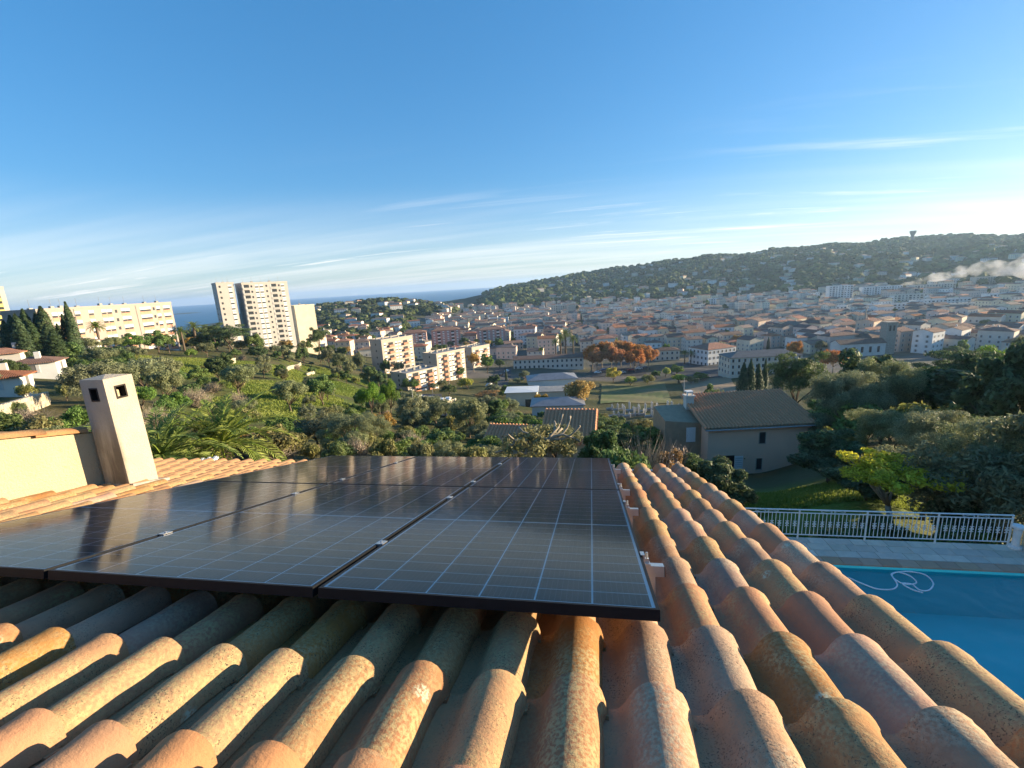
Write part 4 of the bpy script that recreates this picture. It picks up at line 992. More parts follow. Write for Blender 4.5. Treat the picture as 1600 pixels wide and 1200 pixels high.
# white blocks on the slope below the right hill
HB = [(1310, 468, 900, 446, 34, 0), (1375, 462, 980, 447, 60, 4), (1455, 458, 1000, 444, 62, 6), (1480, 448, 1120, 436, 34, 8), (1540, 447, 1120, 432, 46, 10), (1575, 462, 980, 445, 30, 10), (1360, 482, 800, 466, 50, 4), (1420, 478, 850, 461, 44, -4), (1465, 490, 760, 469, 62, 5), (1565, 478, 840, 462, 44, 8), (1330, 500, 690, 482, 60, 2), (1410, 500, 700, 484, 40, 2), (1500, 502, 690, 488, 46, 6), (1065, 475, 1000, 466, 34, 0), (1118, 476, 980, 466, 30, 4), (1235, 500, 700, 484, 34, 2), (1010, 492, 780, 479, 36, 6), (968, 494, 780, 480, 26, 6), (870, 489, 900, 477, 40, 6), (1085, 494, 740, 484, 46, 4), (780, 510, 650, 496, 28, 8), (835, 500, 760, 486, 34, 6)]
HB_ = []
for i, (x, y, d, yt, w, a) in enumerate(sorted(HB, key=lambda t: t[0])):
    p = place(x, y, d); zt = at(x, yt, d)[2]; h = max(zt - p[2], 9); fl = max(3, round(h / 3))
    far = d > 740
    n = max(3, int(w / 4.2)); cols = [((k + .5) / n, 'b' if k % 3 == 1 else 'w') for k in range(n)]
    wi = rnd.choice((2, 2, 1, 0)); big = w > 42
    o = block('hillside_apartment_block', f'{"long" if big else "short"} {WNAME[wi]} apartment block, {nth(i + 1)} from left among the blocks below the hill', (p[0], p[1], p[2] - 1), R_(a), w, 11, fl, h / fl, WM[wi], None, None, None, FM_W, group='apartment blocks below the wooded hill', roof_bits=4)
    m = G()
    for f in range(fl):
        for t, kd in cols:
            c = t * w - w / 2; z = f * h / fl
            if kd == 'w': m.box(c - .8, c + .8, -5.58, -5.48, z + .9, z + 2.3, 0)
            else: m.box(c - 1.4, c + 1.4, -5.56, -5.48, z + .1, z + 2.4, 0).box(c - 1.4, c + 1.4, -6.5, -5.48, z, z + 1.0, 1)
        for t in (.25, .7): m.box(w / 2 - .02, w / 2 + .05, t * 11 - 6.2, t * 11 - 4.8, f * h / fl + .9, f * h / fl + 2.3, 0)
    q = link('windows', m.mesh('windows', [MT['pane'], WM[wi]]), o); q['kind'] = 'stuff'
    HB_.append((p[0], p[1], w * .55))
# ---------------------------------------------------------------- landmarks
KEEP += list(HB_)                    # (x, y, radius) kept free of scattered houses and trees
def landmark(x, y, w, d, h, yawdeg, lab, wm, rm, hip=True, name='town_house', sp=2.8, pitch=17, shut=True, dist=None, fac=True, z=None):
    p = hit(x, y) if dist is None else place(x, y, dist); g, r, rh = (hip_meshes if hip else gable_meshes)(w, d, h, R_(pitch))
    o = empty(name, p if z is None else (p[0], p[1], z), R_(yawdeg), lab, 'building')
    link('wall', g.mesh('wall', wm), o); link('roof', r.mesh('roof', rm), o)
    m = {'w': G().box(-.5, .5, -.04, .05, .9, 2.4, 0).box(-.98, -.52, -.07, .03, .9, 2.4, 1).box(.52, .98, -.07, .03, .9, 2.4, 1).mesh('window', [MT['pane'], MT['shutter']])}
    nf = max(1, int(h / 3.0))
    if fac:
        n = max(2, int(w / sp)); facade(o, (-w / 2, -d / 2), (1, 0), w, nf, h / nf, [((k + .5) / n, 'w') for k in range(n)], 0, 0, m)
        n = max(1, int(d / sp)); facade(o, (w / 2, -d / 2), (0, 1), d, nf, h / nf, [((k + .5) / n, 'w') for k in range(n)], math.pi / 2, 0, m)
        facade(o, (-w / 2, -d / 2), (0, 1), d, nf, h / nf, [((k + .5) / n, 'w') for k in range(n)], -math.pi / 2, 0, m)
    KEEP.append((p[0], p[1], math.hypot(w, d) * .55)); return o, p
landmark(1112, 568, 22, 16, 10.5, 30, 'white three storey building with bright red roof on the square', WM[2], RMt[2], name='white_corner_building')
landmark(1185, 582, 34, 13, 9, 8, 'long stone civic building with grey roof behind the cypresses', WM[0], MT['slate'], name='civic_building')
landmark(857, 574, 44, 10, 6.5, 4, 'long low cream building with brown roof left of the orange plane trees', WM[1], RMt[1], hip=False, name='long_cream_building')
landmark(800, 546, 18, 10, 6, 20, 'small pink house with white front gable above the long cream building', WM[4], RMt[0], hip=False, name='gabled_house')
landmark(1040, 562, 16, 9, 7, 4, 'plain beige house with flat brown roof right of the plane trees', WM[0], RMt[1])
# low metal roofed hall with annexes
o, p = landmark(862, 602, 24, 13, 4.2, 10, 'low hall with pale grey metal roof in front of the cream building', WM[2], MT['metal_roof'], name='metal_roofed_hall', pitch=16, fac=False)
for i in range(7): link('roof_seam', G().box(-12 + 3.6 * i, -11.88 + 3.6 * i, -6.6, -6.5, 3.9, 4.4).mesh('roof_seam', MT['white']), o)
o, p = landmark(817, 634, 10, 8, 5.5, 4, 'flat white roofed annexe left of the small courtyard', WM[0], MT['white'], name='white_annexe', pitch=2, fac=False)
link('door', G().box(1.2, 3.6, -4.06, -3.98, 0, 3.2).mesh('door', MT['pane']), o); link('door', G().box(-3.2, -1.6, -4.06, -3.98, 0, 3.0).mesh('door', MT['pane']), o)
o, p = landmark(872, 652, 13, 8, 4.2, 4, 'white garden pavilion with arched opening behind the golden tree', WM[2], MT['metal_roof'], name='pavilion', pitch=14, fac=False)
for c in (-4, 0, 4): link('arch_opening', G().box(c - 1.2, c + 1.2, -4.06, -3.98, 0, 2.6).mesh('arch_opening', MT['pane']), o)
o, p = landmark(880, 622, 20, 9, 4, 4, 'low beige workshop with flat roof beside the playing field', WM[0], MT['concrete'], name='workshop', pitch=2, fac=False)
# church
def church():
    p = hit(1338, 556); st = MT['stone']
    o = empty('church', p, R_(6), 'stone church with square bell tower in the old town', 'church')
    g, r, rh = gable_meshes(26, 9, 8, R_(24)); link('nave_wall', g.mesh('nave_wall', WM[5]), o); link('nave_roof', r.mesh('nave_roof', RMt[1]), o)
    t = link('bell_tower', G().box(14, 19.5, -2.7, 2.7, -3, 19).box(13.8, 19.7, -2.9, 2.9, 19.002, 19.6).mesh('bell_tower', st), o)
    for x in (15.2, 17.3): link('belfry_opening', G().box(x, x + 1.0, -2.76, -2.68, 14.5, 17.6).mesh('belfry_opening', MT['pane']), t)
    for y in (-1.6, .6): link('belfry_opening', G().box(19.48, 19.56, y, y + 1.0, 14.5, 17.6).mesh('belfry_opening', MT['pane']), t)
    for i in range(5): link('nave_window', G().box(-10 + i * 4.6, -8.6 + i * 4.6, -4.56, -4.46, 2.5, 6).mesh('nave_window', MT['pane']), o)
    KEEP.append((p[0] + 5, p[1], 18))
church()
# flat grounds: playing fields, car parks, streets
def ground_patch(name, pts, mat, lift=.25, kind='structure', n=10):
    P = [hit(x, y) for x, y in pts]; a, b, c, d = P; V = []; 
    for i in range(n + 1):
        for j in range(n + 1):
            s, t = i / n, j / n; q = (a * (1 - s) + b * s) * (1 - t) + (d * (1 - s) + c * s) * t
            V.append((q[0], q[1], tz(q[0], q[1]) + lift))
    F = [(i * (n + 1) + j, (i + 1) * (n + 1) + j, (i + 1) * (n + 1) + j + 1, i * (n + 1) + j + 1) for i in range(n) for j in range(n)]
    me = bpy.data.meshes.new(name); me.from_pydata(V, [], F); me.materials.append(mat); me.update(); o = link(name, me); o['kind'] = kind
    c = (a + b + c + d) / 4; KEEP.append((c[0], c[1], max(np.linalg.norm(p - c) for p in P) * .85)); return o
FIELD = pm('worn_field', (.16, .135, .06), (.10, .13, .035), .05, .95, lo=.4, hi=.6)
ground_patch('playing_field', [(938, 632), (1052, 630), (1038, 598), (940, 600)], FIELD)
ground_patch('sports_court', [(1075, 622), (1160, 612), (1140, 590), (1062, 596)], pm('clay_court', (.30, .20, .12), (.26, .19, .12), .05, .95))
ground_patch('stadium_pitch', [(1158, 499), (1228, 497), (1222, 487), (1160, 489)], pm('pitch_grass', (.10, .19, .05), (.08, .16, .04), .02))
ground_patch('car_park', [(925, 590), (1010, 585), (1000, 566), (925, 570)], MT['asphalt'])
ground_patch('square', [(1050, 585), (1130, 592), (1120, 566), (1060, 566)], MT['asphalt'])
ground_patch('side_car_park', [(635, 645), (700, 652), (690, 616), (650, 616)], MT['asphalt'])
ground_patch('lane', [(760, 612), (790, 610), (800, 576), (775, 576)], MT['asphalt'])
# ---------------------------------------------------------------- near houses with ribbed tile roofs
def corr(w, l, pitch_deg, mat_mesh_name, roll=.32, course=.35):
    """ribbed tile sheet: x 0..w across, y 0..l down slope, z out of the slope"""
    nr = max(2, int(w / roll)); prof = [(0, 0), (.28, .0), (.42, .07), (.58, .13), (.74, .13), (.88, .07)]
    xs = [(i + a) * w / nr for i in range(nr) for a, _ in prof] + [w]; zs = [b for i in range(nr) for _, b in prof] + [0]
    nc = max(1, int(l / course)); ys = []; zo = []
    for c in range(nc): ys += [c * l / nc, (c + 1) * l / nc - .004]; zo += [0, .022]
    X, Y = np.meshgrid(xs, ys, indexing='ij'); Z = np.array(zs)[:, None] + np.array(zo)[None, :] + np.random.default_rng(3).normal(0, .004, X.shape)
    V = np.stack([X, Y, Z], -1).reshape(-1, 3); a, b = X.shape
    i, j = np.meshgrid(np.arange(a - 1), np.arange(b - 1), indexing='ij')
    return npmesh(mat_mesh_name, V, np.stack([i * b + j, (i + 1) * b + j, (i + 1) * b + j + 1, i * b + j + 1], -1).reshape(-1, 4), NT)
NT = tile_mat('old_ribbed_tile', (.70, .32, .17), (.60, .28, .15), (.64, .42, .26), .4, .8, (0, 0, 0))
HW = pm('rosy_render', (.86, .56, .40), (.80, .52, .37), .5, .9, .01, 12)
def lower_house():
    A = onz(1104, 745, CZ - 19.5); B = onz(1263, 737, CZ - 19.5)
    yw = math.atan2(B[1] - A[1], B[0] - A[0]); w = math.hypot(B[0] - A[0], B[1] - A[1]); D = 6.2; H = 5.1
    o = empty('rosy_house', A, yw, 'two storey rosy house with ribbed tile roof below the pool terrace', 'house')
    rise = 1.75; run = 7.0
    g = G()
    g.add([(0, 0, -2), (w, 0, -2), (w, D, -2), (0, D, -2), (0, 0, H), (w, 0, H), (w, D, H + rise * D / run - .03), (0, D, H + rise * D / run - .03)], [(0, 1, 5, 4), (1, 2, 6, 5), (2, 3, 7, 6), (3, 0, 4, 7)])
    link('wall', g.mesh('wall', HW), o)
    tan_ = pm('tan_cladding', (.40, .29, .19), (.33, .24, .16), 2, .9)
    sw = 3.6
    link('side_wing', G().add([(-sw, 1.6, -2), (-.003, 1.6, -2), (-.003, 5.5, -2), (-sw, 5.5, -2), (-sw, 1.6, H + .3), (-.003, 1.6, H - .1), (-.003, 5.5, H + .8), (-sw, 5.5, H + .8)], [(0, 1, 5, 4), (1, 2, 6, 5), (2, 3, 7, 6), (3, 0, 4, 7), (4, 5, 6, 7)]).mesh('side_wing', tan_), o)
    # main roof plane: rises away from the camera side
    sl = math.atan2(rise, run); L_ = (D + .6) / math.cos(sl)
    r = link('roof', corr(w + 1.0, L_, 0, 'roof'), o, (w + .45, D + .2, H + rise * (D + .2) / run * .98 + .06), (0, 0, math.pi)); r.rotation_euler = (sl, 0, math.pi); r['kind'] = 'stuff'
    r.rotation_euler = (0, 0, 0)
    # explicit frame: columns x along wall, y from ridge down to eave
    m = Matrix(((-1, 0, 0, w + .5), (0, -math.cos(sl), -math.sin(sl), D + .1), (0, -math.sin(sl), math.cos(sl), H + math.tan(sl) * (D + .1) + .1), (0, 0, 0, 1)))
    r.matrix_local = m
    link('roof_board', G().add([tuple(m @ Vector(q)) for q in ((0, 0, -.16), (w + 1, 0, -.16), (w + 1, L_, -.16), (0, L_, -.16), (0, 0, -.03), (w + 1, 0, -.03), (w + 1, L_, -.03), (0, L_, -.03))], BF).mesh('roof_board', tan_), o)
    link('gutter', G().tube([(-.5, -.62, H - .16), (w + .5, -.62, H - .16)], .06, 6).mesh('gutter', MT['pole']), o)
    for (x0, x1, z0, z1) in ((4.9, 5.45, 3.2, 4.3), (4.75, 5.25, .55, 1.65)):
        f = link('window', G().box(x0, x1, -.02, .02, z0, z1).mesh('window', MT['pane']), o)
        link('window_surround', G().box(x0 - .06, x0, -.035, .03, z0, z1).box(x1, x1 + .06, -.035, .03, z0, z1).box(x0 - .06, x1 + .06, -.045, .03, z0 - .08, z0).mesh('window_surround', MT['mortar']), f)
    link('doorway', G().box(1.0, 2.6, -.02, .02, 0, 2.1).mesh('doorway', MT['soot']), o)
    sh = link('shutter', G().box(2.62, 3.42, -.07, -.02, .1, 2.0).mesh('shutter', MT['white']), o)
    for k in range(8): link('slat', G().box(2.68, 3.36, -.085, -.071, .2 + k * .22, .32 + k * .22).mesh('slat', MT['shutter']), sh)
    link('white_window', G().box(-1.5, -.6, 1.53, 1.59, 3.1, 4.6).mesh('white_window', MT['white']), o)
    c = link('chimney', G().box(-.6, .2, 4.2, 5.0, H, H + 1.9).box(-.7, .3, 4.1, 5.1, H + 1.902, H + 2.05).mesh('chimney', WM[1]), o)
    link('chimney_cap', G().box(-.55, .15, 4.25, 4.95, H + 2.35, H + 2.47).box(-.5, -.4, 4.3, 4.4, H + 2.052, H + 2.348).box(0, .1, 4.3, 4.4, H + 2.052, H + 2.348).mesh('chimney_cap', WM[2]), o)
    link('terrace', G().box(1.0, w + 3.2, -2.6, -.003, -2.0, -.06).mesh('terrace', MT['paver']), o)
    # balustrade at the right corner
    bq = empty('balustrade', (0, 0, 0), 0, 'short cream balustrade right of the rosy house', 'balustrade'); q = Matrix.Translation(A) @ Matrix.Rotation(yw, 4, 'Z') @ Vector((w + .35, -1.3, 0)); bq.location = q; bq.rotation_euler = (0, 0, yw - .25)
    cream = WM[6]
    link('handrail', G().box(0, 2.9, -.14, .14, .82, .95).mesh('handrail', cream), bq); link('plinth', G().box(0, 2.9, -.14, .14, -1.2, .12).mesh('plinth', cream), bq)
    bm = G().lathe([(.06, .121), (.05, .2), (.1, .38), (.05, .6), (.045, .7), (.07, .819)], 8).mesh('baluster', cream, True)
    for k in range(9): link('baluster', bm, bq, (.22 + k * .31, 0, 0))
    for x in (-.2, 2.9): link('pier', G().box(x, x + .2, -.16, .16, -1.2, 1.05).mesh('pier', cream), bq)
lower_house()
def ribbed_hut(label, x, y, d, w, l, yaw, h, slope, rise_away=True):
    p = place(x, y, d); o = empty('tiled_outbuilding', p, yaw, label, 'outbuilding')
    sl = R_(slope); L_ = l / math.cos(sl)
    g = G().add([(0, 0, -3), (w, 0, -3), (w, l, -3), (0, l, -3), (0, 0, h), (w, 0, h), (w, l, h + l * math.tan(sl)), (0, l, h + l * math.tan(sl))], [(0, 1, 5, 4), (1, 2, 6, 5), (2, 3, 7, 6), (3, 0, 4, 7), (4, 5, 6, 7)])
    link('wall', g.mesh('wall', WM[1]), o)
    m = Matrix(((-1, 0, 0, w + .3), (0, -math.cos(sl), -math.sin(sl), l + .2), (0, -math.sin(sl), math.cos(sl), h + math.tan(sl) * (l + .2) + .08), (0, 0, 0, 1)))
    r = link('roof', corr(w + .6, L_ + .5, 0, 'roof'), o); r.matrix_local = m; r['kind'] = 'stuff'
    return o
def by_top(x, ytop, d): return at(x, ytop, d)
p = at(846, 690, 37); ribbed_hut('small outbuilding with ribbed red tile roof behind the knotty pruned tree', 846, 690, 37, 4.4, 4.2, R_(-4), max(at(880, 692, 37)[2] - tz(p[0], p[1]), .5), 22)
p = at(762, 690, 38); ribbed_hut('long low outbuilding with ribbed tile roof left of the small one', 756, 692, 39, 4.9, 2.6, R_(-6), max(at(800, 694, 38)[2] - tz(p[0], p[1]), .5), 20)
# white corrugated shelter roof beyond our eaves on the left
p = at(262, 734, 15); 
sh = empty('shelter_roof', (p[0], p[1], p[2] - 2.4), R_(30), 'white corrugated shelter roof just beyond the left eaves', 'shelter')
link('roof_sheet', G().box(-1.1, 1.1, -.5, .5, 2.36, 2.4).mesh('roof_sheet', MT['white']), sh)
for k in range(14): link('rib', G().box(-1.08 + k * .16, -1.02 + k * .16, -.5, .5, 2.402, 2.43).mesh('rib', MT['white']), sh)
for sx in (-1, 1): link('post', G().box(sx - .04, sx + .04, -.04, .04, -1, 2.358).mesh('post', MT['white']), sh)
# houses on the left slope
LH = [(62, 583, 112, 6, 5, 2.6, 40, 2, 0, 'low white house with dark flat roof on the left slope'), (6, 556, 130, 6, 5, 3.2, 40, 1, 2, 'cream house with red roof under the left cypresses'), (2, 606, 86, 5, 4, 2.4, 40, 1, 2, 'cream house with red tiled edge at the left picture border'), (128, 556, 165, 7, 5, 3.4, 20, 2, 3, 'tiny white house between the left trees')]
for x, y, d, w, dp, h, a, wi, ri, lab in LH:
    q = place(x, y, d); small_house(q[0], q[1], w, dp, h, R_(a), wi, ri, True, lab, None, 'villa')
    KEEP.append((q[0], q[1], 6))
def stone_wall(pts, d0, d1, h, lab, mat=None):
    a = hit(*pts[0]) if d0 is None else np.array(place(*pts[0], d0)); b = hit(*pts[1]) if d1 is None else np.array(place(*pts[1], d1))
    L_ = math.hypot(b[0] - a[0], b[1] - a[1]); o = empty('stone_wall', a, math.atan2(b[1] - a[1], b[0] - a[0]), lab, 'wall'); n = max(2, int(L_ / .8)); zs = []
    r2 = random.Random(int(L_ * 100)); x = 0; row = 0
    ms = [G().bbox(0, .78, -.22, .22, 0, .36, .03).mesh('stone', mat or STN) for _ in range(2)]
    cnt = 0
    for row in range(int(h / .37) + 1):
        x = -(row % 2) * .35
        while x < L_ and cnt < 260:
            px_, py_ = a[0] + (b[0] - a[0]) * x / L_, a[1] + (b[1] - a[1]) * x / L_
            link('stone', ms[cnt % 2], o, (x, r2.uniform(-.03, .03), tz(px_, py_) - a[2] + row * .37 - .15), (0, 0, r2.uniform(-.05, .05))); x += .8; cnt += 1
STN = pm('pale_limestone', (.52, .45, .34), (.42, .36, .27), 2, .95, .03, 8, hv=(.01, .15, .1))
stone_wall(((330, 580), (368, 568)), None, None, 1.5, 'pale stone terrace wall at the top of the left meadow')
stone_wall(((446, 582), (470, 571)), None, None, 1.4, 'pale stone terrace wall right of the bare pink bush')
stone_wall(((480, 588), (492, 583)), None, None, 1.1, 'short pale stone terrace wall on the right meadow')
stone_wall(((0, 662), (76, 632)), None, None, 1.3, 'long pale stone wall on the slope at far left')
stone_wall(((690, 642), (712, 628)), None, None, 1.3, 'pale retaining wall of the small car park')
# ---------------------------------------------------------------- old town
YT = R_(12)
def free(x, y, r):
    for kx, ky, kr in KEEP:
        if (x - kx) ** 2 + (y - ky) ** 2 < (kr + r) ** 2: return False
    return True
EX = [(hit(x, y), r) for x, y, r in ((970, 570, 34), (935, 568, 26), (1080, 575, 22), (1000, 640, 40), (1060, 640, 40), (890, 545, 14), (1170, 600, 26), (760, 600, 34), (1190, 492, 60))]
for e, r in EX: KEEP.append((e[0], e[1], r))
town = []
rt = random.Random(77)
for iy in range(0, 70):
    for ix in range(-45, 70):
        gx, gy = ix * 14.5 + rt.uniform(-2.5, 2.5) + (iy % 2) * 6, 250 + iy * 15.5 + rt.uniform(-2.5, 2.5)
        x = gx * math.cos(YT) - (gy - 500) * math.sin(YT); y = gx * math.sin(YT) + (gy - 500) * math.cos(YT) + 500
        d = math.hypot(x, y); a = azm((x, y))
        q_ = rt.random()
        zr = tz(x, y) - CZ
        lim = 305 + (0 if a < -5 else 55 if a < 22 else 20)
        if not (-20 < a < 41 and lim < d < 1120 and zr < -46): continue
        if a < -8 and d < 420: continue
        if ix % 6 == 0 or iy % 5 == 0 and q_ < .8: continue
        if d > 620 and q_ < .35: continue
        if d > 760 and q_ < .68: continue
        if not free(x, y, 5.5): continue
        town.append((d, x, y, a))
town.sort()
print('town', len(town))
near, far = town[:290], town[290:]
bands = 10; size = -(-len(near) // bands)
for b in range(bands):
    grp = sorted(near[b * size:(b + 1) * size], key=lambda t: t[3])
    for i, (d, x, y, a) in enumerate(grp):
        wi = rt.choice((0, 1, 1, 2, 3, 4, 4, 6, 6)); ri = rt.choice((0, 0, 0, 1, 1, 2, 3)); hip = rt.random() < .25
        w, dp, h = rt.choice((9, 11, 12, 14, 14, 18, 22)) + rt.uniform(-1, 1), rt.uniform(8, 13), rt.choice((5.8, 7, 8.6, 9, 9.5, 11, 13))
        yw = YT + rt.choice((0, 0, math.pi / 2)) + rt.uniform(-.22, .22) + (.35 if a > 18 else -.2 if a < -2 else 0)
        small_house(x, y, w, dp, h, yw, wi, ri, hip, f'{WNAME[wi]} town house, {RNAME[ri]} roof, {nth(i + 1)} from left in the {nth(b + 1)} row of town', 'old town houses', win=True, parts=rt.random() < .5)
def merged_houses(name, lst, label, cat, hr=(5.8, 13), wr=(9, 22)):
    mats = WM + RMt + [MT['town_pane']]; g0 = G()
    for (d, x, y, a) in lst:
        w, dp, h = rt.uniform(*wr), rt.uniform(8, 12), rt.uniform(*hr); wi = rt.randrange(7); ri = 7 + rt.choice((0, 0, 1, 2, 3)); yw = YT + rt.choice((0, math.pi / 2)) + rt.uniform(-.2, .2)
        g, r, rh = (hip_meshes if rt.random() < .3 else gable_meshes)(w, dp, h, R_(17)); z = tz(x, y); c, s = math.cos(yw), math.sin(yw)
        wn_ = wins(w, dp, h, 3, 3.4, False)
        for gg, mi in ((g, wi), (r, ri), (wn_, 11)): g0.add([(x + p[0] * c - p[1] * s, y + p[0] * s + p[1] * c, z + p[2]) for p in gg.v], gg.f, mi)
    o = link(name, g0.mesh(name, mats)); tag(o, label, cat, None, 'stuff')
if far: merged_houses('distant_town_houses', far, 'mass of distant tiled houses at the far side of town', 'houses')
# villas on the two wooded hills
vil = []
rv = random.Random(5)
tries = 0
while len(vil) < 230 and tries < 9000:
    tries += 1
    if len(vil) < 42: a, d = rv.uniform(-38, -12), rv.uniform(560, 1120)
    else: a, d = rv.uniform(-6, 39), rv.uniform(1120, 1900)
    x, y = d * math.sin(R_(a)), d * math.cos(R_(a)); zr = tz(x, y) - CZ
    if zr < (-50 if a < -12 else -52): continue
    if any((x - v[1]) ** 2 + (y - v[2]) ** 2 < 26 ** 2 for v in vil) or not free(x, y, 10): continue
    vil.append((d, x, y, a))
for nm, sel, grp in (('left', [v for v in vil if v[3] < -8], 'villas on the left wooded hill'), ('right', [v for v in vil if v[3] >= -8], 'villas on the right wooded hill')):
    for i, (d, x, y, a) in enumerate(sorted(sel, key=lambda t: t[3])):
        wi = rv.choice((2, 2, 1, 6, 4)); ri = rv.choice((0, 2, 3))
        small_house(x, y, rv.uniform(11, 26), rv.uniform(8, 12), rv.uniform(6, 9.5), rv.uniform(-.5, .7), wi, ri, rv.random() < .6, f'{WNAME[wi]} villa, {nth(i + 1)} from left among villas on the {nm} wooded hill', grp, 'villa', parts=False)
tw_ = at(1425, 376, 2170); VKEEP = [(tw_[0], tw_[1] - 25, 45)] + [(v[1] - v[1] / v[0] * 9, v[2] - v[2] / v[0] * 9, 21) for v in vil]
# ---------------------------------------------------------------- masts, lamps, cars, water tower
def mast(x, yb, yt, d, lab, heads=True, rad=.35, name='floodlight_mast', cat='mast', mat=None):
    p = place(x, yb, d); h = at(x, yt, d)[2] - p[2]; o = empty(name, p, 0, lab, cat)
    link('pole', G().tube([(0, 0, -1), (0, 0, h * .5), (0, 0, h)], [rad, rad * .8, rad * .55], 8).mesh('pole', mat or MT['pole']), o)
    if heads: link('lamp_head', G().box(-2.2, 2.2, -.3, .3, h - .2, h + 2.2).box(-2.4, 2.4, -.36, -.3, h + .8, h + .95).mesh('lamp_head', MT['shutter']), o)
mast(1153, 500, 457, 720, 'floodlight mast at the left end of the stadium'); mast(1187, 500, 464, 720, 'floodlight mast at the middle of the stadium'); mast(1268, 486, 455, 850, 'floodlight mast far behind the stadium'); mast(1315, 500, 455, 700, 'floodlight mast at the right of the stadium')
mast(1349, 524, 482, 520, 'slender factory stack among the town roofs', False, 1.0, 'factory_stack', 'chimney', MT['stone'])
mast(1068, 634, 590, 190, 'grey lighting pole at the corner of the playing field', False, .16, 'lighting_pole', 'pole')
def street_lamp(x, yb, yt, d, lab):
    p = place(x, yb, d); h = at(x, yt, d)[2] - p[2]; o = empty('street_lamp', p, 0, lab, 'street lamp', 'street lamps by the car park')
    link('pole', G().tube([(0, 0, -.5), (0, 0, h * .6), (0, 0, h)], [.09, .07, .05], 6).mesh('pole', MT['pole']), o); link('lamp_arm', G().tube([(0, 0, h), (.5, 0, h + .25), (1.1, 0, h + .3)], .035, 5).box(.9, 1.5, -.12, .12, h + .24, h + .34).mesh('lamp_arm', MT['pole']), o)
street_lamp(652, 688, 608, 90, 'tall pale lamp post in front of the small car park'); street_lamp(678, 634, 606, 172, 'lamp post at the left side of the small car park'); street_lamp(705, 632, 590, 185, 'lamp post before the near salmon block')
def car_meshes():
    d = {}
    b = G(); P = [(-2.1, .35), (-2.15, .75), (-1.9, .92), (-1.2, .98), (-.7, 1.38), (.75, 1.42), (1.5, 1.0), (2.05, .9), (2.12, .5), (2.05, .32)]
    for y0, y1, k in ((-.85, .85, 1),):
        n = len(P); V = [(x, y0 if z < 1 else y0 * .84, z) for x, z in P] + [(x, y1 if z < 1 else y1 * .84, z) for x, z in P]
        b.add(V, [tuple(range(n)), tuple(range(2 * n - 1, n - 1, -1))] + [(i, (i + 1) % n, n + (i + 1) % n, n + i)[::-1] for i in range(n)])
    d['body'] = b
    d['glass'] = G().add([(-1.12, -.74, 1.03), (-.70, -.70, 1.36), (-.70, .70, 1.36), (-1.12, .74, 1.03)], [(0, 1, 2, 3)]).add([(1.42, -.74, 1.06), (.80, -.70, 1.40), (.80, .70, 1.40), (1.42, .74, 1.06)], [(3, 2, 1, 0)]).box(-.95, 1.1, -.86, -.76, 1.02, 1.30).box(-.95, 1.1, .76, .86, 1.02, 1.30)
    d['wheel'] = G().lathe([(.2, -.1), (.33, -.1), (.33, .1), (.2, .1)], 12)
    return d
CMs = car_meshes(); cg = CMs['glass'].mesh('car_window', MT['pane']); cwh = CMs['wheel'].mesh('wheel', MT['black'])
CC = {'white': (.75, .75, .75), 'black': (.02, .02, .022), 'silver': (.45, .46, .47), 'red': (.35, .03, .03), 'blue': (.05, .10, .25), 'grey': (.16, .16, .17)}
cbody = {k: CMs['body'].mesh('car_body_' + k, pm('car_paint_' + k, c, c, 1, .3, spec=.5)) for k, c in CC.items()}
def car(x, y, colr, yaw, lab, grp):
    p = hit(x, y); o = empty('parked_car', (p[0], p[1], p[2] + .27), yaw, lab, 'car', grp); link('body', cbody[colr], o); link('car_window', cg, o)
    for sx in (-1.35, 1.35):
        for sy in (-.78, .78): link('wheel', cwh, o, (sx, sy, .33), (math.pi / 2, 0, 0))
for i, (x, y, c) in enumerate(((652, 624, 'white'), (661, 626, 'black'), (672, 627, 'silver'), (682, 634, 'grey'), (690, 630, 'white'), (700, 628, 'white'))): car(x, y, c, R_(70 + 5 * i), f'{c} car, {nth(i + 1)} from left in the small car park by the salmon block', 'cars in the small car park')
for i, (x, y, c) in enumerate(((934, 584, 'white'), (943, 580, 'blue'), (951, 578, 'black'), (972, 584, 'silver'), (985, 580, 'red'), (998, 578, 'white'), (1008, 576, 'grey'))): car(x, y, c, R_(20), f'{c} car, {nth(i + 1)} from left in the car park under the plane trees', 'cars under the plane trees')
for i, (x, y, c) in enumerate(((764, 604, 'white'), (772, 596, 'silver'), (782, 588, 'black'), (792, 582, 'white'))): car(x, y, c, R_(80), f'{c} car, {nth(i + 1)} from left along the lane beside the low hall', 'cars along the lane')
def water_tower():
    p = at(1425, 376, 2170); z = tz(p[0], p[1]); h = at(1425, 361, 2170)[2] - z
    o = empty('water_tower', (p[0], p[1], z), 0, 'flared water tower on the summit of the right hill', 'water tower')
    st = MT['slate']
    link('shaft', G().lathe([(6, -6), (5, h * .55)], 14).mesh('shaft', st), o); link('tank', G().lathe([(5, h * .55 + .01), (9.5, h * .85), (10, h), (9, h + .4)], 16).mesh('tank', st), o)
    p = at(1496, 378, 2150); z = tz(p[0], p[1]); h = at(1496, 366, 2150)[2] - z; o = empty('relay_mast', (p[0], p[1], z), 0, 'slim relay tower on the ridge right of the water tower', 'tower'); link('shaft', G().lathe([(2.6, -4), (2.2, h)], 8).mesh('shaft', st), o)
    q = at(955, 421, 1880)
water_tower()
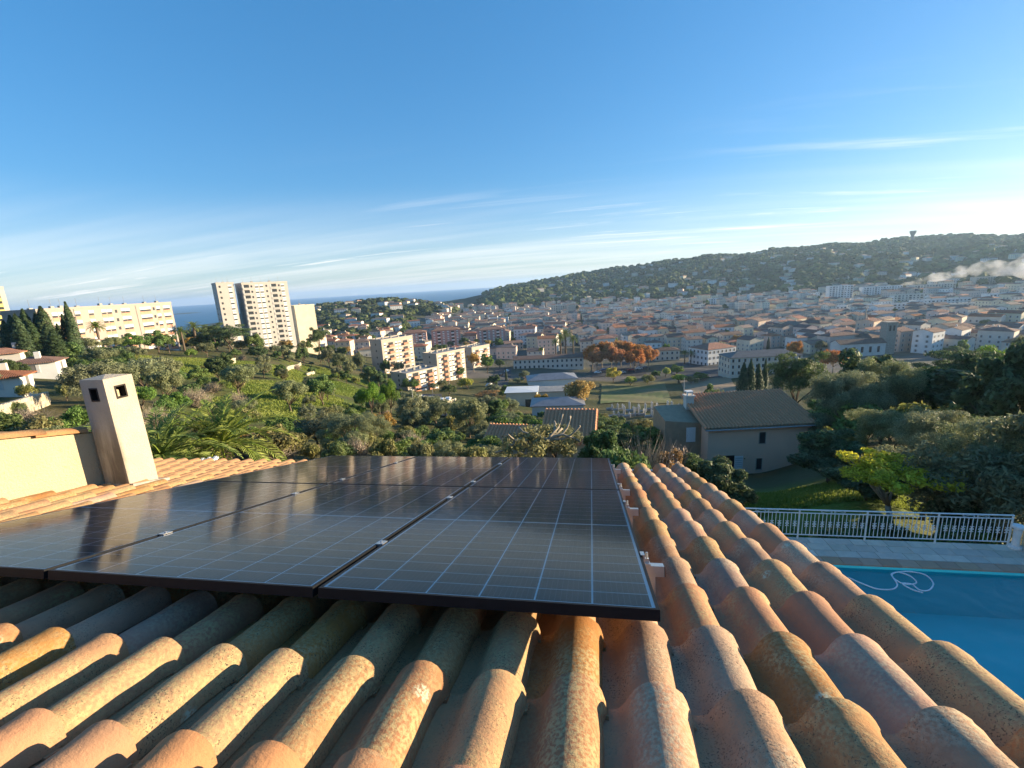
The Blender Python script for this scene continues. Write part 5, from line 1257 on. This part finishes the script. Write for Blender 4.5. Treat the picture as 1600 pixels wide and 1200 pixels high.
# cemetery between the trees and the field: small tombs
for i in range(26):
    x, y = 952 + (i % 13) * 8.5 + rt.uniform(-2, 2), 642 + (i // 13) * 9 + rt.uniform(-2, 2); p = hit(x, y)
    o = empty('tomb', p, R_(15), f'stone tomb, {nth(i % 13 + 1)} from left in the {"far" if i < 13 else "near"} row of the cemetery', 'tomb', 'tombs in the cemetery')
    link('tomb_chest', G().bbox(-.9, .9, -.5, .5, -.5, rt.uniform(.5, .9), .04).mesh('tomb_chest', MT['mortar']), o); hh_ = rt.uniform(1.3, 3.0); link('headstone', G().bbox(.9, 1.2, -.6, .6, -.5, hh_, .05).box(1.0, 1.1, -.05, .05, hh_, hh_ + .5).mesh('headstone', WM[5]), o)
# ================================================================== VEGETATION placement
# near left: palms, big olive, mixed hedge
p = at(345, 690, 17.5); palm(p[0], p[1], 0, 1.0, 'large palm with arching fronds just beyond the left eaves', 'garden palms', z=at(345, 690, 17.5)[2] - 3.4)
p = at(246, 688, 16.5); palm(p[0], p[1], 0, .92, 'palm half hidden behind the chimney', 'garden palms', z=at(246, 700, 16.5)[2] - 3.3)
tree_at('near_olive', 545, 636, 34, 6.6, 'large rounded grey olive tree just beyond the middle of the eaves')
tree_at('olive', 488, 640, 38, 4.5, 'grey olive tree touching the left side of the large olive')
tree_at('gold_plane', 592, 640, 50, 3.6, 'golden bush like tree right behind the large olive'); tree_at('gold_plane', 385, 672, 28, 3.2, 'golden leaved shrub right of the large palm'); tree_at('scrub', 430, 668, 27, 3.2, 'olive green bush between palm and large olive')
for x, yt, d, w, k, lab in ((575, 600, 75, 5.2, 'umbrella_pine', 'bright green rounded pine, left of the pair behind the large olive'), (605, 594, 80, 4.6, 'umbrella_pine', 'bright green rounded pine, right of the pair behind the large olive'),
        (355, 502, 205, 15, 'pine_tree', 'big spreading pine left of the tall tower'), (330, 500, 225, 13, 'pine_tree', 'dark pine standing behind the big spreading pine'), (492, 504, 235, 9, 'pine_tree', 'tall dark pine right of the tall tower'), (395, 520, 210, 9, 'oak', 'round oak at the foot of the tall tower'),
        (730, 590, 205, 9, 'lime_bush', 'bright yellow green tree before the near salmon block'), (762, 610, 150, 12, 'gold_plane', 'rounded golden brown tree beside the lane'), (906, 588, 120, 10.5, 'gold_plane', 'tall golden plane tree standing over the white pavilion'), (845, 612, 122, 6, 'gold_plane', 'thin golden tree in front of the white annexe'),
        (742, 662, 60, 5, 'olive', 'silvery bush tree left of the ribbed outbuildings'), (690, 668, 40, 4.5, 'oak', 'green leafy tree left of the knotty pruned tree'), (958, 574, 240, 9, 'yellow_tree', 'bright yellow tree beside the car park'), (738, 548, 265, 8, 'gold_plane', 'golden tree behind the near salmon blocks'), (760, 552, 262, 9, 'oak', 'green round tree right of the salmon blocks'),
        (760, 655, 55, 5, 'olive', 'grey bush tree between lamp post and outbuildings'), (640, 660, 60, 5, 'olive', 'grey olive left of the tall lamp post'), (625, 690, 34, 4, 'green_bush', 'dark green bush right of the large olive')):
    tree_at(k, x, yt, d, w, lab)
# knotty pruned tree in front of the outbuildings
def knotty():
    p = at(838, 712, 25); z = tz(p[0], p[1]); H = at(838, 668, 25)[2] - z; o = empty('pruned_tree', (p[0], p[1], z), 0, 'knotty pruned tree with crooked bare limbs before the tiled outbuildings', 'tree')
    r = random.Random(9); g = G()
    for tx in (-.2, .75): g.tube([(tx, 0, -.3), (tx + .05, 0, H * .5), (tx - .05, .1, H * .78)], [.16, .13, .15], 7)
    for i in range(11):
        a = r.uniform(0, 6.28); q = np.array([r.choice((-.2, .75)), .1, H * .76]); pts = [q]; dd = np.array([math.cos(a), math.sin(a) * .6, .15])
        for k in range(5): q = q + dd * r.uniform(.35, .55) + np.array([0, 0, r.uniform(-.12, .2)]); dd = dd + np.array([r.uniform(-.4, .4), r.uniform(-.4, .4), r.uniform(-.3, .3)]); dd /= np.linalg.norm(dd); pts.append(q)
        g.tube(pts, [.10, .085, .075, .06, .05, .07], 6)
    link('trunk', g.mesh('trunk', MT['pale_bark'], True), o)
    V, Q, C = crown_np(77, 2.4, .7, H * .72, 34, 2600, .09, .16, .7, -.9); link('crown', npmesh('crown', V, Q, LF['scrub']), o)
knotty()
# right: shrubs below our eaves, lawn trees, dark screen
for k, x, yt, d, w, lab in (('dark', 935, 664, 26, 3.4, 'dark green shrub tree at the right end of the panels'), ('bare_shrub', 1010, 668, 22, 3.6, 'twiggy bare shrub beyond the right panel corner'), ('bare_shrub', 1052, 676, 24, 3.2, 'second twiggy bare shrub nearer the rosy house'), ('green_bush', 980, 690, 21, 2.6, 'green bush below the twiggy shrubs'), ('dark', 1130, 712, 23, 3.6, 'dark evergreen bush against the rosy house wall'), ('dark', 1090, 706, 24, 3.2, 'dark evergreen bush left of the rosy house doorway'), ('gold_plane', 1046, 690, 23, 1.6, 'small yellowish bush among the twiggy shrubs'),
        ('light_tree', 1405, 706, 23.5, 5.4, 'feathery yellow green tree with forked pale trunk behind the railing'),
        ('near_olive', 1330, 562, 52, 8, 'tall silver olive, left of the pair beside the rosy house'), ('near_olive', 1395, 548, 58, 8, 'tall silver olive catching sun, right of the pair'), ('big_olive', 1290, 640, 50, 4.5, 'slender grey olive right behind the rosy house'),
        ('pine_tree', 1255, 534, 85, 10, 'green pine rising behind the rosy house roof'), ('cedar', 1515, 524, 80, 11, 'dark cedar with flat layered crown at right'), ('dark', 1470, 566, 62, 10, 'broad dark tree right of the silver olives'), ('dark', 1560, 575, 55, 11, 'broad dark tree under the cedar'), ('dark', 1605, 520, 45, 7, 'tall dark tree cut by the right picture edge'),
        ('near_olive', 1400, 625, 40, 6.2, 'shaded grey olive behind the feathery tree'), ('near_olive', 1500, 630, 34, 6.5, 'shaded grey olive right of the feathery tree'), ('near_olive', 1585, 635, 28, 6, 'large shaded grey olive at the right edge'), ('olive', 1545, 690, 24, 5, 'low shaded olive beside the railing end'), ('dark', 1300, 690, 34, 5, 'dark bush between rosy house and feathery tree'), ('olive', 1460, 690, 27, 5, 'shaded olive bush behind the middle of the railing'), ('dark', 1360, 720, 27, 4, 'dark low bush under the feathery tree'),
        ('cypress', 1163, 566, 130, 3.6, 'broad dark cypress, left of the clump above the rosy house'), ('cypress', 1174, 562, 131, 3.2, 'dark cypress in the middle of the clump'), ('cypress', 1186, 568, 133, 3.2, 'dark cypress at the right of the clump'), ('cypress', 1197, 560, 140, 2.2, 'slim cypress right of the clump'), ('cypress', 1220, 558, 150, 3, 'dark cypress beside the green pine'), ('oak', 1110, 600, 120, 6, 'dark round tree left of the cypress clump'), ('umbrella_pine', 1560, 540, 130, 10, 'sunlit yellow green pine right of the cedar'), ('autumn_plane', 1305, 545, 240, 11, 'orange tree behind the green pine'), ('autumn_plane', 1243, 532, 300, 9, 'small orange tree left of the green pine top')):
    tree_at(k, x, yt, d, w, lab)
# trees added mostly beyond the right picture edge to shade the pool terrace
for i, (x, y, h, w) in enumerate(((19, 19, 7.6, 7.5), (18.5, 12.5, 7.0, 7), (20, 7, 6.4, 7), (27, 17, 9, 9), (46, 52, 13, 10), (30, 54, 11, 8))):
    plant('dark' if i % 2 else 'big_olive', x, y, h, w, f'{"dark evergreen" if i % 2 else "grey olive"}, {nth(i + 1)} of the added shade trees right of the pool', 'added shade trees right of the pool')
for i in range(9):  # dark bushes added to darken the sunlit ground behind the railing
    x = 5.2 + i * 1.05; plant('dark' if i % 2 else 'green_bush', x, 15.9 + .5 * (i % 3), 1.9 + .3 * (i % 2), 1.9, f'added low dark bush, {nth(i + 1)} from left just behind the railing', 'dark bushes added behind the railing')
for i, (x, y) in enumerate(((14.2, 18.0), (15.0, 19.6), (16.2, 20.4))):
    plant('dark', x, y, 2.6, 2.8, f'shaded dark shrub, {nth(i + 1)} of three from left under the olives behind the railing end', 'shrubs under the olives')
# palms of the town and the tower hill
for i, (x, yt, d, sc) in enumerate(((883, 512, 330, 1.6), (875, 520, 335, 1.5), (895, 522, 332, 1.5), (868, 528, 330, 1.4), (1070, 546, 300, 1.3), (1080, 549, 300, 1.3), (1090, 547, 305, 1.3), (300, 500, 215, 1.5), (280, 508, 200, 1.4), (150, 510, 175, 1.4), (845, 545, 330, 1.3))):
    q = at(x, yt, d); z = tz(q[0], q[1]); h = q[2] - z; s_ = max(sc, h / 7.0); palm(q[0], q[1], 1, s_, f'tall palm, {nth(sorted([883, 875, 895, 868, 1070, 1080, 1090, 300, 280, 150, 845]).index(x) + 1)} from left among the distant palms', 'distant palms')
# cypress rows on the left
cyp = [(4, 500, 150, 3), (14, 492, 152, 3), (22, 490, 140, 3.4), (34, 482, 150, 3.2), (44, 500, 145, 3.6), (54, 488, 150, 3), (62, 478, 146, 4), (72, 505, 140, 4), (88, 505, 150, 2.4), (96, 490, 148, 2.4), (101, 471, 146, 2.8), (108, 515, 145, 3), (30, 510, 130, 3.4), (80, 515, 135, 4)]
for i, (x, yt, d, w) in enumerate(sorted(cyp)): tree_at('cypress', x, yt, d, w, f'dark cypress, {nth(i + 1)} from left in the row before the long apartment block', 'cypress row on the left')
# autumn plane trees by the car park
pl_ = [(925, 538, 285), (940, 534, 290), (955, 532, 285), (970, 530, 292), (985, 532, 288), (1000, 536, 284), (1013, 542, 280), (932, 545, 270), (962, 540, 272), (992, 544, 270)]
for i, (x, yt, d) in enumerate(sorted(pl_)): tree_at('autumn_plane', x, yt, d, 11.5, f'orange autumn plane tree, {nth(i + 1)} from left beside the car park', 'autumn plane trees')
# mid-ground garden trees round town
mg = [(640, 590, 'oak', 190), (600, 560, 'dark', 235), (560, 548, 'olive', 215), (530, 548, 'olive', 205), (510, 540, 'olive', 215), (470, 540, 'oak', 205), (440, 538, 'olive', 205), (545, 560, 'olive', 185), (590, 580, 'dark', 180), (575, 570, 'oak', 185), (780, 560, 'oak', 280), (790, 575, 'cypress', 230), (775, 588, 'cypress', 215), (808, 590, 'olive', 220), (820, 578, 'olive', 235), (715, 570, 'oak', 240), (770, 585, 'dark', 210), (620, 612, 'dark', 150), (655, 640, 'dark', 115), (1040, 574, 'lime_bush', 255), (1058, 570, 'oak', 262), (1025, 578, 'oak', 250), (1060, 585, 'lime_bush', 235), (1080, 588, 'scrub', 230), (1095, 582, 'oak', 240), (1012, 586, 'scrub', 235), (985, 588, 'lime_bush', 232), (700, 600, 'oak', 175), (752, 620, 'dark', 120), (670, 655, 'oak', 80), (720, 650, 'oak', 85), (780, 655, 'green_bush', 80), (705, 660, 'olive', 65), (850, 655, 'dark', 85), (925, 640, 'dark', 95), (960, 650, 'oak', 90), (1000, 655, 'dark', 85), (1040, 640, 'dark', 95), (1090, 615, 'olive', 105), (1125, 605, 'olive', 110), (900, 660, 'oak', 60), (940, 668, 'oak', 55), (200, 520, 'oak', 190), (172, 524, 'olive', 180), (240, 515, 'oak', 195), (258, 520, 'oak', 198), (310, 520, 'dark', 210), (130, 525, 'olive', 160)]
for i, (x, yt, k, d) in enumerate(sorted(mg)):
    kn = {'oak': 'green', 'dark': 'dark green', 'olive': 'grey green', 'cypress': 'slim dark', 'lime_bush': 'bright yellow green', 'scrub': 'brownish', 'green_bush': 'green'}[k]
    tree_at(k, x, yt, d, None if k == 'cypress' else rnd.uniform(6, 9) * (.75 if d < 120 else 1), f'{kn} tree, {nth(i + 1)} from left among the garden trees between hillside and town', 'garden trees between hillside and town', hmin=3)
# scrub of the left hillside
GH = [(hit(x, y), r) for x, y, r in GRASS[:12]]
BH = [tuple(hit(x, y)[:2]) + (r,) for x, y, r in ((652, 625, 14), (680, 632, 14), (700, 640, 10), (60, 588, 7), (16, 610, 7))]
sc_, rs_ = [], random.Random(21)
tries = 0
while len(sc_) < 285 and tries < 9000:
    tries += 1
    a = rs_.uniform(-62, -8); d = math.exp(rs_.uniform(math.log(26), math.log(235))); x, y = d * math.sin(R_(a)), d * math.cos(R_(a))
    if d > 150 and a > -30 and rs_.random() < .5: continue
    if any((x - g_[0]) ** 2 + (y - g_[1]) ** 2 < (r * .95) ** 2 for g_, r in GH) and rs_.random() < .88: continue
    if any((x - b_[0]) ** 2 + (y - b_[1]) ** 2 < b_[2] ** 2 for b_ in BH): continue
    if any((x - b_[0]) ** 2 + (y - b_[1]) ** 2 < (b_[2] + 2) ** 2 for b_ in KEEP): continue
    big = d > 55 and rs_.random() < .55
    k = rs_.choice(('olive', 'olive', 'oak', 'olive', 'dark')) if big else rs_.choice(('scrub', 'scrub', 'green_bush', 'bare_shrub', 'green_bush', 'olive'))
    h = (rs_.uniform(3.6, 6.2) if big else rs_.uniform(1.6, 3.2)) * (1 if d > 60 else .7)
    w = h * rs_.uniform(1.0, 1.35)
    if any((x - q[1]) ** 2 + (y - q[2]) ** 2 < (.36 * (w + q[5])) ** 2 for q in sc_): continue
    sc_.append((d, x, y, a, k, w, h))
sc_.sort()
nb = 8; sz = -(-len(sc_) // nb)
kn = {'oak': 'green oak', 'dark': 'dark evergreen', 'olive': 'grey olive', 'scrub': 'brownish bush', 'green_bush': 'green bush', 'bare_shrub': 'twiggy bare shrub'}
for b in range(nb):
    for i, (d, x, y, a, k, w, h) in enumerate(sorted(sc_[b * sz:(b + 1) * sz], key=lambda t: t[3])):
        plant(k, x, y, h, w, f'{kn[k]}, {nth(i + 1)} from left in the {nth(b + 1)} nearest belt of the left hillside', 'trees and bushes of the left hillside')
print('scrub', len(sc_))
# slope between our house and the valley in the middle and right: bushes
sb = []
tries = 0
while len(sb) < 110 and tries < 5000:
    tries += 1
    a = rs_.uniform(-14, 40); d = math.exp(rs_.uniform(math.log(34), math.log(190))); x, y = d * math.sin(R_(a)), d * math.cos(R_(a))
    if a > 8 and a < 27 and d < 48: continue
    if not free(x, y, 2) : continue
    k = rs_.choice(('oak', 'dark', 'green_bush', 'olive', 'scrub', 'oak')); h = rs_.uniform(2.4, 4.6); w = h * 1.3
    if any((x - q[1]) ** 2 + (y - q[2]) ** 2 < (.42 * (w + q[5])) ** 2 for q in sb): continue
    sb.append((d, x, y, a, k, w, h))
sb.sort(); sz = -(-len(sb) // 4)
for b in range(4):
    for i, (d, x, y, a, k, w, h) in enumerate(sorted(sb[b * sz:(b + 1) * sz], key=lambda t: t[3])):
        plant(k, x, y, h, w, f'{kn[k]}, {nth(i + 1)} from left in the {nth(b + 1)} nearest belt of the middle slope', 'bushes of the middle slope')
# suburb between the salmon blocks and the left wooded hill
su, tries = [], 0
while len(su) < 46 and tries < 4000:
    tries += 1
    a = rs_.uniform(-34, -9); d = rs_.uniform(330, 600); x, y = d * math.sin(R_(a)), d * math.cos(R_(a))
    if not free(x, y, 7) or any((x - q[1]) ** 2 + (y - q[2]) ** 2 < 15 ** 2 for q in su + town): continue
    su.append((d, x, y, a))
for i, (d, x, y, a) in enumerate(sorted(su, key=lambda t: t[3])):
    wi = rs_.choice((1, 2, 3, 4, 4, 6)); ri = rs_.choice((0, 2, 2, 3)); small_house(x, y, rs_.uniform(9, 15), rs_.uniform(8, 10), rs_.choice((5.6, 6.2, 8.6, 9.2)), YT + rs_.uniform(-.5, .5), wi, ri, rs_.random() < .6, f'{WNAME[wi]} suburban house, {RNAME[ri]} roof, {nth(i + 1)} from left behind the salmon blocks', 'suburban houses behind the salmon blocks')
st_, tries = [], 0
while len(st_) < 130 and tries < 6000:
    tries += 1
    a = rs_.uniform(-46, -9); d = rs_.uniform(235, 620); x, y = d * math.sin(R_(a)), d * math.cos(R_(a))
    if not free(x, y, 1) or any((x - q[1]) ** 2 + (y - q[2]) ** 2 < 8 ** 2 for q in su + town) or any((x - q[1]) ** 2 + (y - q[2]) ** 2 < 5 ** 2 for q in st_): continue
    if d < 330 and a > -30 and rs_.random() < .6: continue
    st_.append((d, x, y, a))
st_.sort()
for b in range(3):
    for i, (d, x, y, a) in enumerate(sorted(st_[b * 44:(b + 1) * 44], key=lambda t: t[3])):
        k = rs_.choice(('oak', 'dark', 'olive', 'oak', 'pine_tree', 'gold_plane')); plant(k, x, y, rs_.uniform(5, 9), rs_.uniform(6, 9.5), f'{ {"oak": "green", "dark": "dark", "olive": "grey green", "pine_tree": "spreading pine", "gold_plane": "golden"}[k]} tree, {nth(i + 1)} from left in the {nth(b + 1)} nearest belt round the suburb', 'trees round the suburb')
# single trees between the town roofs
tt, tries = [], 0
while len(tt) < 240 and tries < 9000:
    tries += 1
    a = rs_.uniform(-19, 39); d = rs_.uniform(340, 1080); x, y = d * math.sin(R_(a)), d * math.cos(R_(a))
    if tz(x, y) - CZ > -44 or any((x - t[1]) ** 2 + (y - t[2]) ** 2 < 49 for t in near): continue
    if any((x - kx) ** 2 + (y - ky) ** 2 < kr ** 2 for kx, ky, kr in KEEP): continue
    tt.append((d, x, y, a))
tt.sort(); tq = [(i, b, t) for b in range(6) for i, t in enumerate(sorted(tt[b * 40:(b + 1) * 40], key=lambda t: t[3]))]
for i, b, (d, x, y, a) in tq:
    k = rs_.choice(('oak', 'oak', 'dark', 'cypress', 'gold_plane', 'olive')); plant(k, x, y, rs_.uniform(6, 11), None if k == 'cypress' else rs_.uniform(7, 12), f'{ {"oak": "green", "dark": "dark", "cypress": "slim cypress", "gold_plane": "golden", "olive": "grey green"}[k]} tree, {nth(i + 1)} from left in the {nth(b + 1)} nearest belt of town trees', 'trees between the town roofs')
# ---------------------------------------------------------------- woods of the hills (one mass each)
def wood(name, label, pts, seed, lf, smin, smax):
    rg = np.random.default_rng(seed); base = []
    for s in range(7):
        bmv, bf = ico(2); r = 1 + rg.normal(0, .20, len(bmv)); v = bmv * r[:, None]; v[:, 2] = v[:, 2] * .75 + .35; base.append((v, bf))
    Vs, Fs, off = [], [], 0
    for x, y in pts:
        v, f = base[rg.integers(7)]; s = smin + (smax - smin) * rg.uniform() ** 1.6; t = rg.uniform(0, 6.28); c, sn = math.cos(t), math.sin(t); sq = rg.uniform(.75, 1.25)
        w = np.stack([(v[:, 0] * c - v[:, 1] * sn) * s, (v[:, 0] * sn + v[:, 1] * c) * s, v[:, 2] * s * sq], -1) + np.array([x, y, tz(x, y) + s * .25]); Vs.append(w); Fs.append(f + off); off += len(v)
    me = npmesh(name, np.concatenate(Vs), np.concatenate(Fs), lf); o = link(name, me); tag(o, label, 'woodland', None, 'stuff')
def ico(n):
    t = (1 + 5 ** .5) / 2; V = [(-1, t, 0), (1, t, 0), (-1, -t, 0), (1, -t, 0), (0, -1, t), (0, 1, t), (0, -1, -t), (0, 1, -t), (t, 0, -1), (t, 0, 1), (-t, 0, -1), (-t, 0, 1)]
    F = [(0, 11, 5), (0, 5, 1), (0, 1, 7), (0, 7, 10), (0, 10, 11), (1, 5, 9), (5, 11, 4), (11, 10, 2), (10, 7, 6), (7, 1, 8), (3, 9, 4), (3, 4, 2), (3, 2, 6), (3, 6, 8), (3, 8, 9), (4, 9, 5), (2, 4, 11), (6, 2, 10), (8, 6, 7), (9, 8, 1)]
    V = [np.array(v) / np.linalg.norm(v) for v in V]
    for _ in range(n - 1):
        c = {}; F2 = []
        def mid(a, b):
            k = (min(a, b), max(a, b))
            if k not in c: m = V[a] + V[b]; V.append(m / np.linalg.norm(m)); c[k] = len(V) - 1
            return c[k]
        for a, b, d in F: ab, bd, da = mid(a, b), mid(b, d), mid(d, a); F2 += [(a, ab, da), (b, bd, ab), (d, da, bd), (ab, bd, da)]
        F = F2
    return np.array(V), np.array(F)
def wleaf(name, c1, c2):
    m, N, L = nodes(name); tc = N('ShaderNodeTexCoord'); v = tc.outputs['Object']
    gi = N('ShaderNodeNewGeometry'); col = mix(N, L, gi.outputs['Random Per Island'], c1, c2); col = mix(N, L, noise(N, L, v, .02, 2, .6, .45, .7), col, tuple(k * .6 for k in c1)); col = vary(N, L, col, gi.outputs['Random Per Island'], .03, .35, .2); col = mix(N, L, noise(N, L, v, .6, 2, .6, .5, .75), col, tuple(k * .5 for k in c1))
    return finish(m, N, L, col, .9, None, 0, .1)
def hill_pts(n, a0, a1, d0, d1, zmin, seed, keep=True):
    rg = np.random.default_rng(seed); P = []
    while len(P) < n:
        m = n * 2; a = np.radians(rg.uniform(a0, a1, m)); d = np.sqrt(rg.uniform(d0 ** 2, d1 ** 2, m)); X, Y = np.sin(a) * d, np.cos(a) * d
        ok = (ter(X, Y) - CZ) > zmin; clr = np.sin(X * .021 + 1) * np.sin(Y * .017 + 2) < .62; ok &= clr
        for kx, ky, kr in VKEEP + KEEP: ok &= (X - kx) ** 2 + (Y - ky) ** 2 > (kr * .8) ** 2
        P += list(zip(X[ok], Y[ok]))
    return P[:n]
wood('hill_woodland', 'dense dark woodland covering the big hill on the right', hill_pts(9000, -13, 46, 1090, 2350, -56, 1), 5, wleaf('hill_wood', (.05, .08, .028), (.14, .155, .06)), 3.4, 11.5)
wood('left_woodland', 'dense dark woodland on the low hill behind the tower', hill_pts(3200, -46, -11, 480, 1500, -49, 2), 6, wleaf('left_wood', (.050, .072, .028), (.09, .10, .04)), 3.2, 7)
wood('coast_woodland', 'dark trees falling to the coast behind the long apartment block', hill_pts(1500, -66, -37, 290, 1500, -80, 3), 7, wleaf('coast_wood', (.04, .06, .026), (.06, .075, .03)), 3.0, 5.5)
# meadow grass on the terraces
def meadow():
    rg = np.random.default_rng(8); C = []
    for (x, y, r) in GRASS[:14]:
        c = hit(x, y); n = int(r * r * 50); a = rg.uniform(0, 6.28, n); q = np.sqrt(rg.uniform(0, 1, n)) * r * 1.15; C.append(np.stack([c[0] + np.cos(a) * q, c[1] + np.sin(a) * q], -1))
    C = np.concatenate(C); n = len(C); Z = ter(C[:, 0], C[:, 1]); a = rg.uniform(0, 6.28, n); h = rg.uniform(.15, .45, n); w = rg.uniform(.08, .2, n); ln = rg.normal(0, .2, (n, 2))
    P = np.stack([C[:, 0], C[:, 1], Z - .05], -1); dx = np.stack([np.cos(a) * w, np.sin(a) * w, np.zeros(n)], -1); up = np.stack([ln[:, 0], ln[:, 1], h], -1)
    V = np.stack([P - dx, P + dx, P + dx * .3 + up, P - dx * .5 + up * .8], 1).reshape(-1, 3)
    tag(link('meadow_grass', npmesh('meadow_grass', V, np.arange(n * 4).reshape(-1, 4), LF['grass'])), 'bright green meadow grass on the hillside terraces', 'grass', None, 'stuff')
meadow()
# lawn behind the railing
def lawn():
    rg = np.random.default_rng(9); c = hit(1240, 776); n = 9000; X = c[0] + rg.uniform(-4.5, 5.5, n); Y = c[1] + rg.uniform(-3, 4, n); Z = ter(X, Y)
    a = rg.uniform(0, 6.28, n); P = np.stack([X, Y, Z - .02], -1); w = .05; dx = np.stack([np.cos(a) * w, np.sin(a) * w, np.zeros(n)], -1); up = np.stack([rg.normal(0, .05, n), rg.normal(0, .05, n), rg.uniform(.08, .2, n)], -1)
    V = np.stack([P - dx, P + dx, P + dx * .3 + up, P - dx * .5 + up * .8], 1).reshape(-1, 3)
    tag(link('lawn_grass', npmesh('lawn_grass', V, np.arange(n * 4).reshape(-1, 4), LF['grass'])), 'sunlit strip of lawn below the railing', 'grass', None, 'stuff')
lawn()
# ================================================================== AIR: haze and the smoke plume
def volume_obj(name, me, color, dens, aniso, label=None, noise_sc=None):
    m = bpy.data.materials.new(name + '_air'); m.use_nodes = True; t = m.node_tree; t.nodes.clear()
    o = t.nodes.new('ShaderNodeOutputMaterial'); p = t.nodes.new('ShaderNodeVolumePrincipled'); p.inputs['Color'].default_value = rgba(color); p.inputs['Density'].default_value = dens; p.inputs['Anisotropy'].default_value = aniso
    t.links.new(p.outputs[0], o.inputs['Volume'])
    if noise_sc:
        tc_ = t.nodes.new('ShaderNodeTexCoord'); nz = t.nodes.new('ShaderNodeTexNoise'); nz.inputs['Scale'].default_value = noise_sc; nz.inputs['Detail'].default_value = 5; t.links.new(tc_.outputs['Object'], nz.inputs['Vector'])
        mr = t.nodes.new('ShaderNodeMapRange'); mr.inputs[1].default_value = .37; mr.inputs[2].default_value = .64; mr.inputs[4].default_value = dens; t.links.new(nz.outputs[0], mr.inputs[0]); t.links.new(mr.outputs[0], p.inputs['Density'])
    me.materials.clear(); me.materials.append(m); ob = link(name, me); ob['kind'] = 'stuff'
    if label: tag(ob, label, 'smoke' if 'smoke' in name else 'haze')
    return ob
HAZE = .000085
volume_obj('haze', G().box(-16500, 16500, -16500, 16500, -60, CZ + 125).mesh('haze', []), (.50, .72, 1.0), HAZE, .3, 'thin bluish haze over town, hills and sea')
def smoke():
    r = random.Random(4); pts, rad = [], []
    A = at(1406, 446, 1000); B = at(1480, 430, 1010); Cc = at(1545, 418, 1030); D = at(1640, 412, 1060)
    n = 22
    for i in range(n):
        t = i / (n - 1); k = t * 3; j = min(int(k), 2); f = k - j; S_ = (A, B, Cc, D); q = S_[j] * (1 - f) + S_[j + 1] * f
        pts.append(q + np.array([r.uniform(-3, 3), r.uniform(-3, 3), r.uniform(-3, 3) * t * 2])); rad.append(1.6 + 15 * t ** .8 * r.uniform(.6, 1.3))
    ob = volume_obj('smoke_plume', G().tube(pts, rad, 14).mesh('smoke_plume', []), (1, 1, 1.0), .075, 0, 'white smoke plume drifting right over the hillside blocks', .045)
    p0 = hit(1404, 452); st = empty('burning_heap_stack', (A[0], A[1], tz(A[0], A[1])), 0, 'short stack at the root of the smoke plume', 'stack'); link('stack_shaft', G().lathe([(1.2, -2), (1.0, A[2] - tz(A[0], A[1]))], 8).mesh('stack_shaft', MT['stone']), st)
smoke()
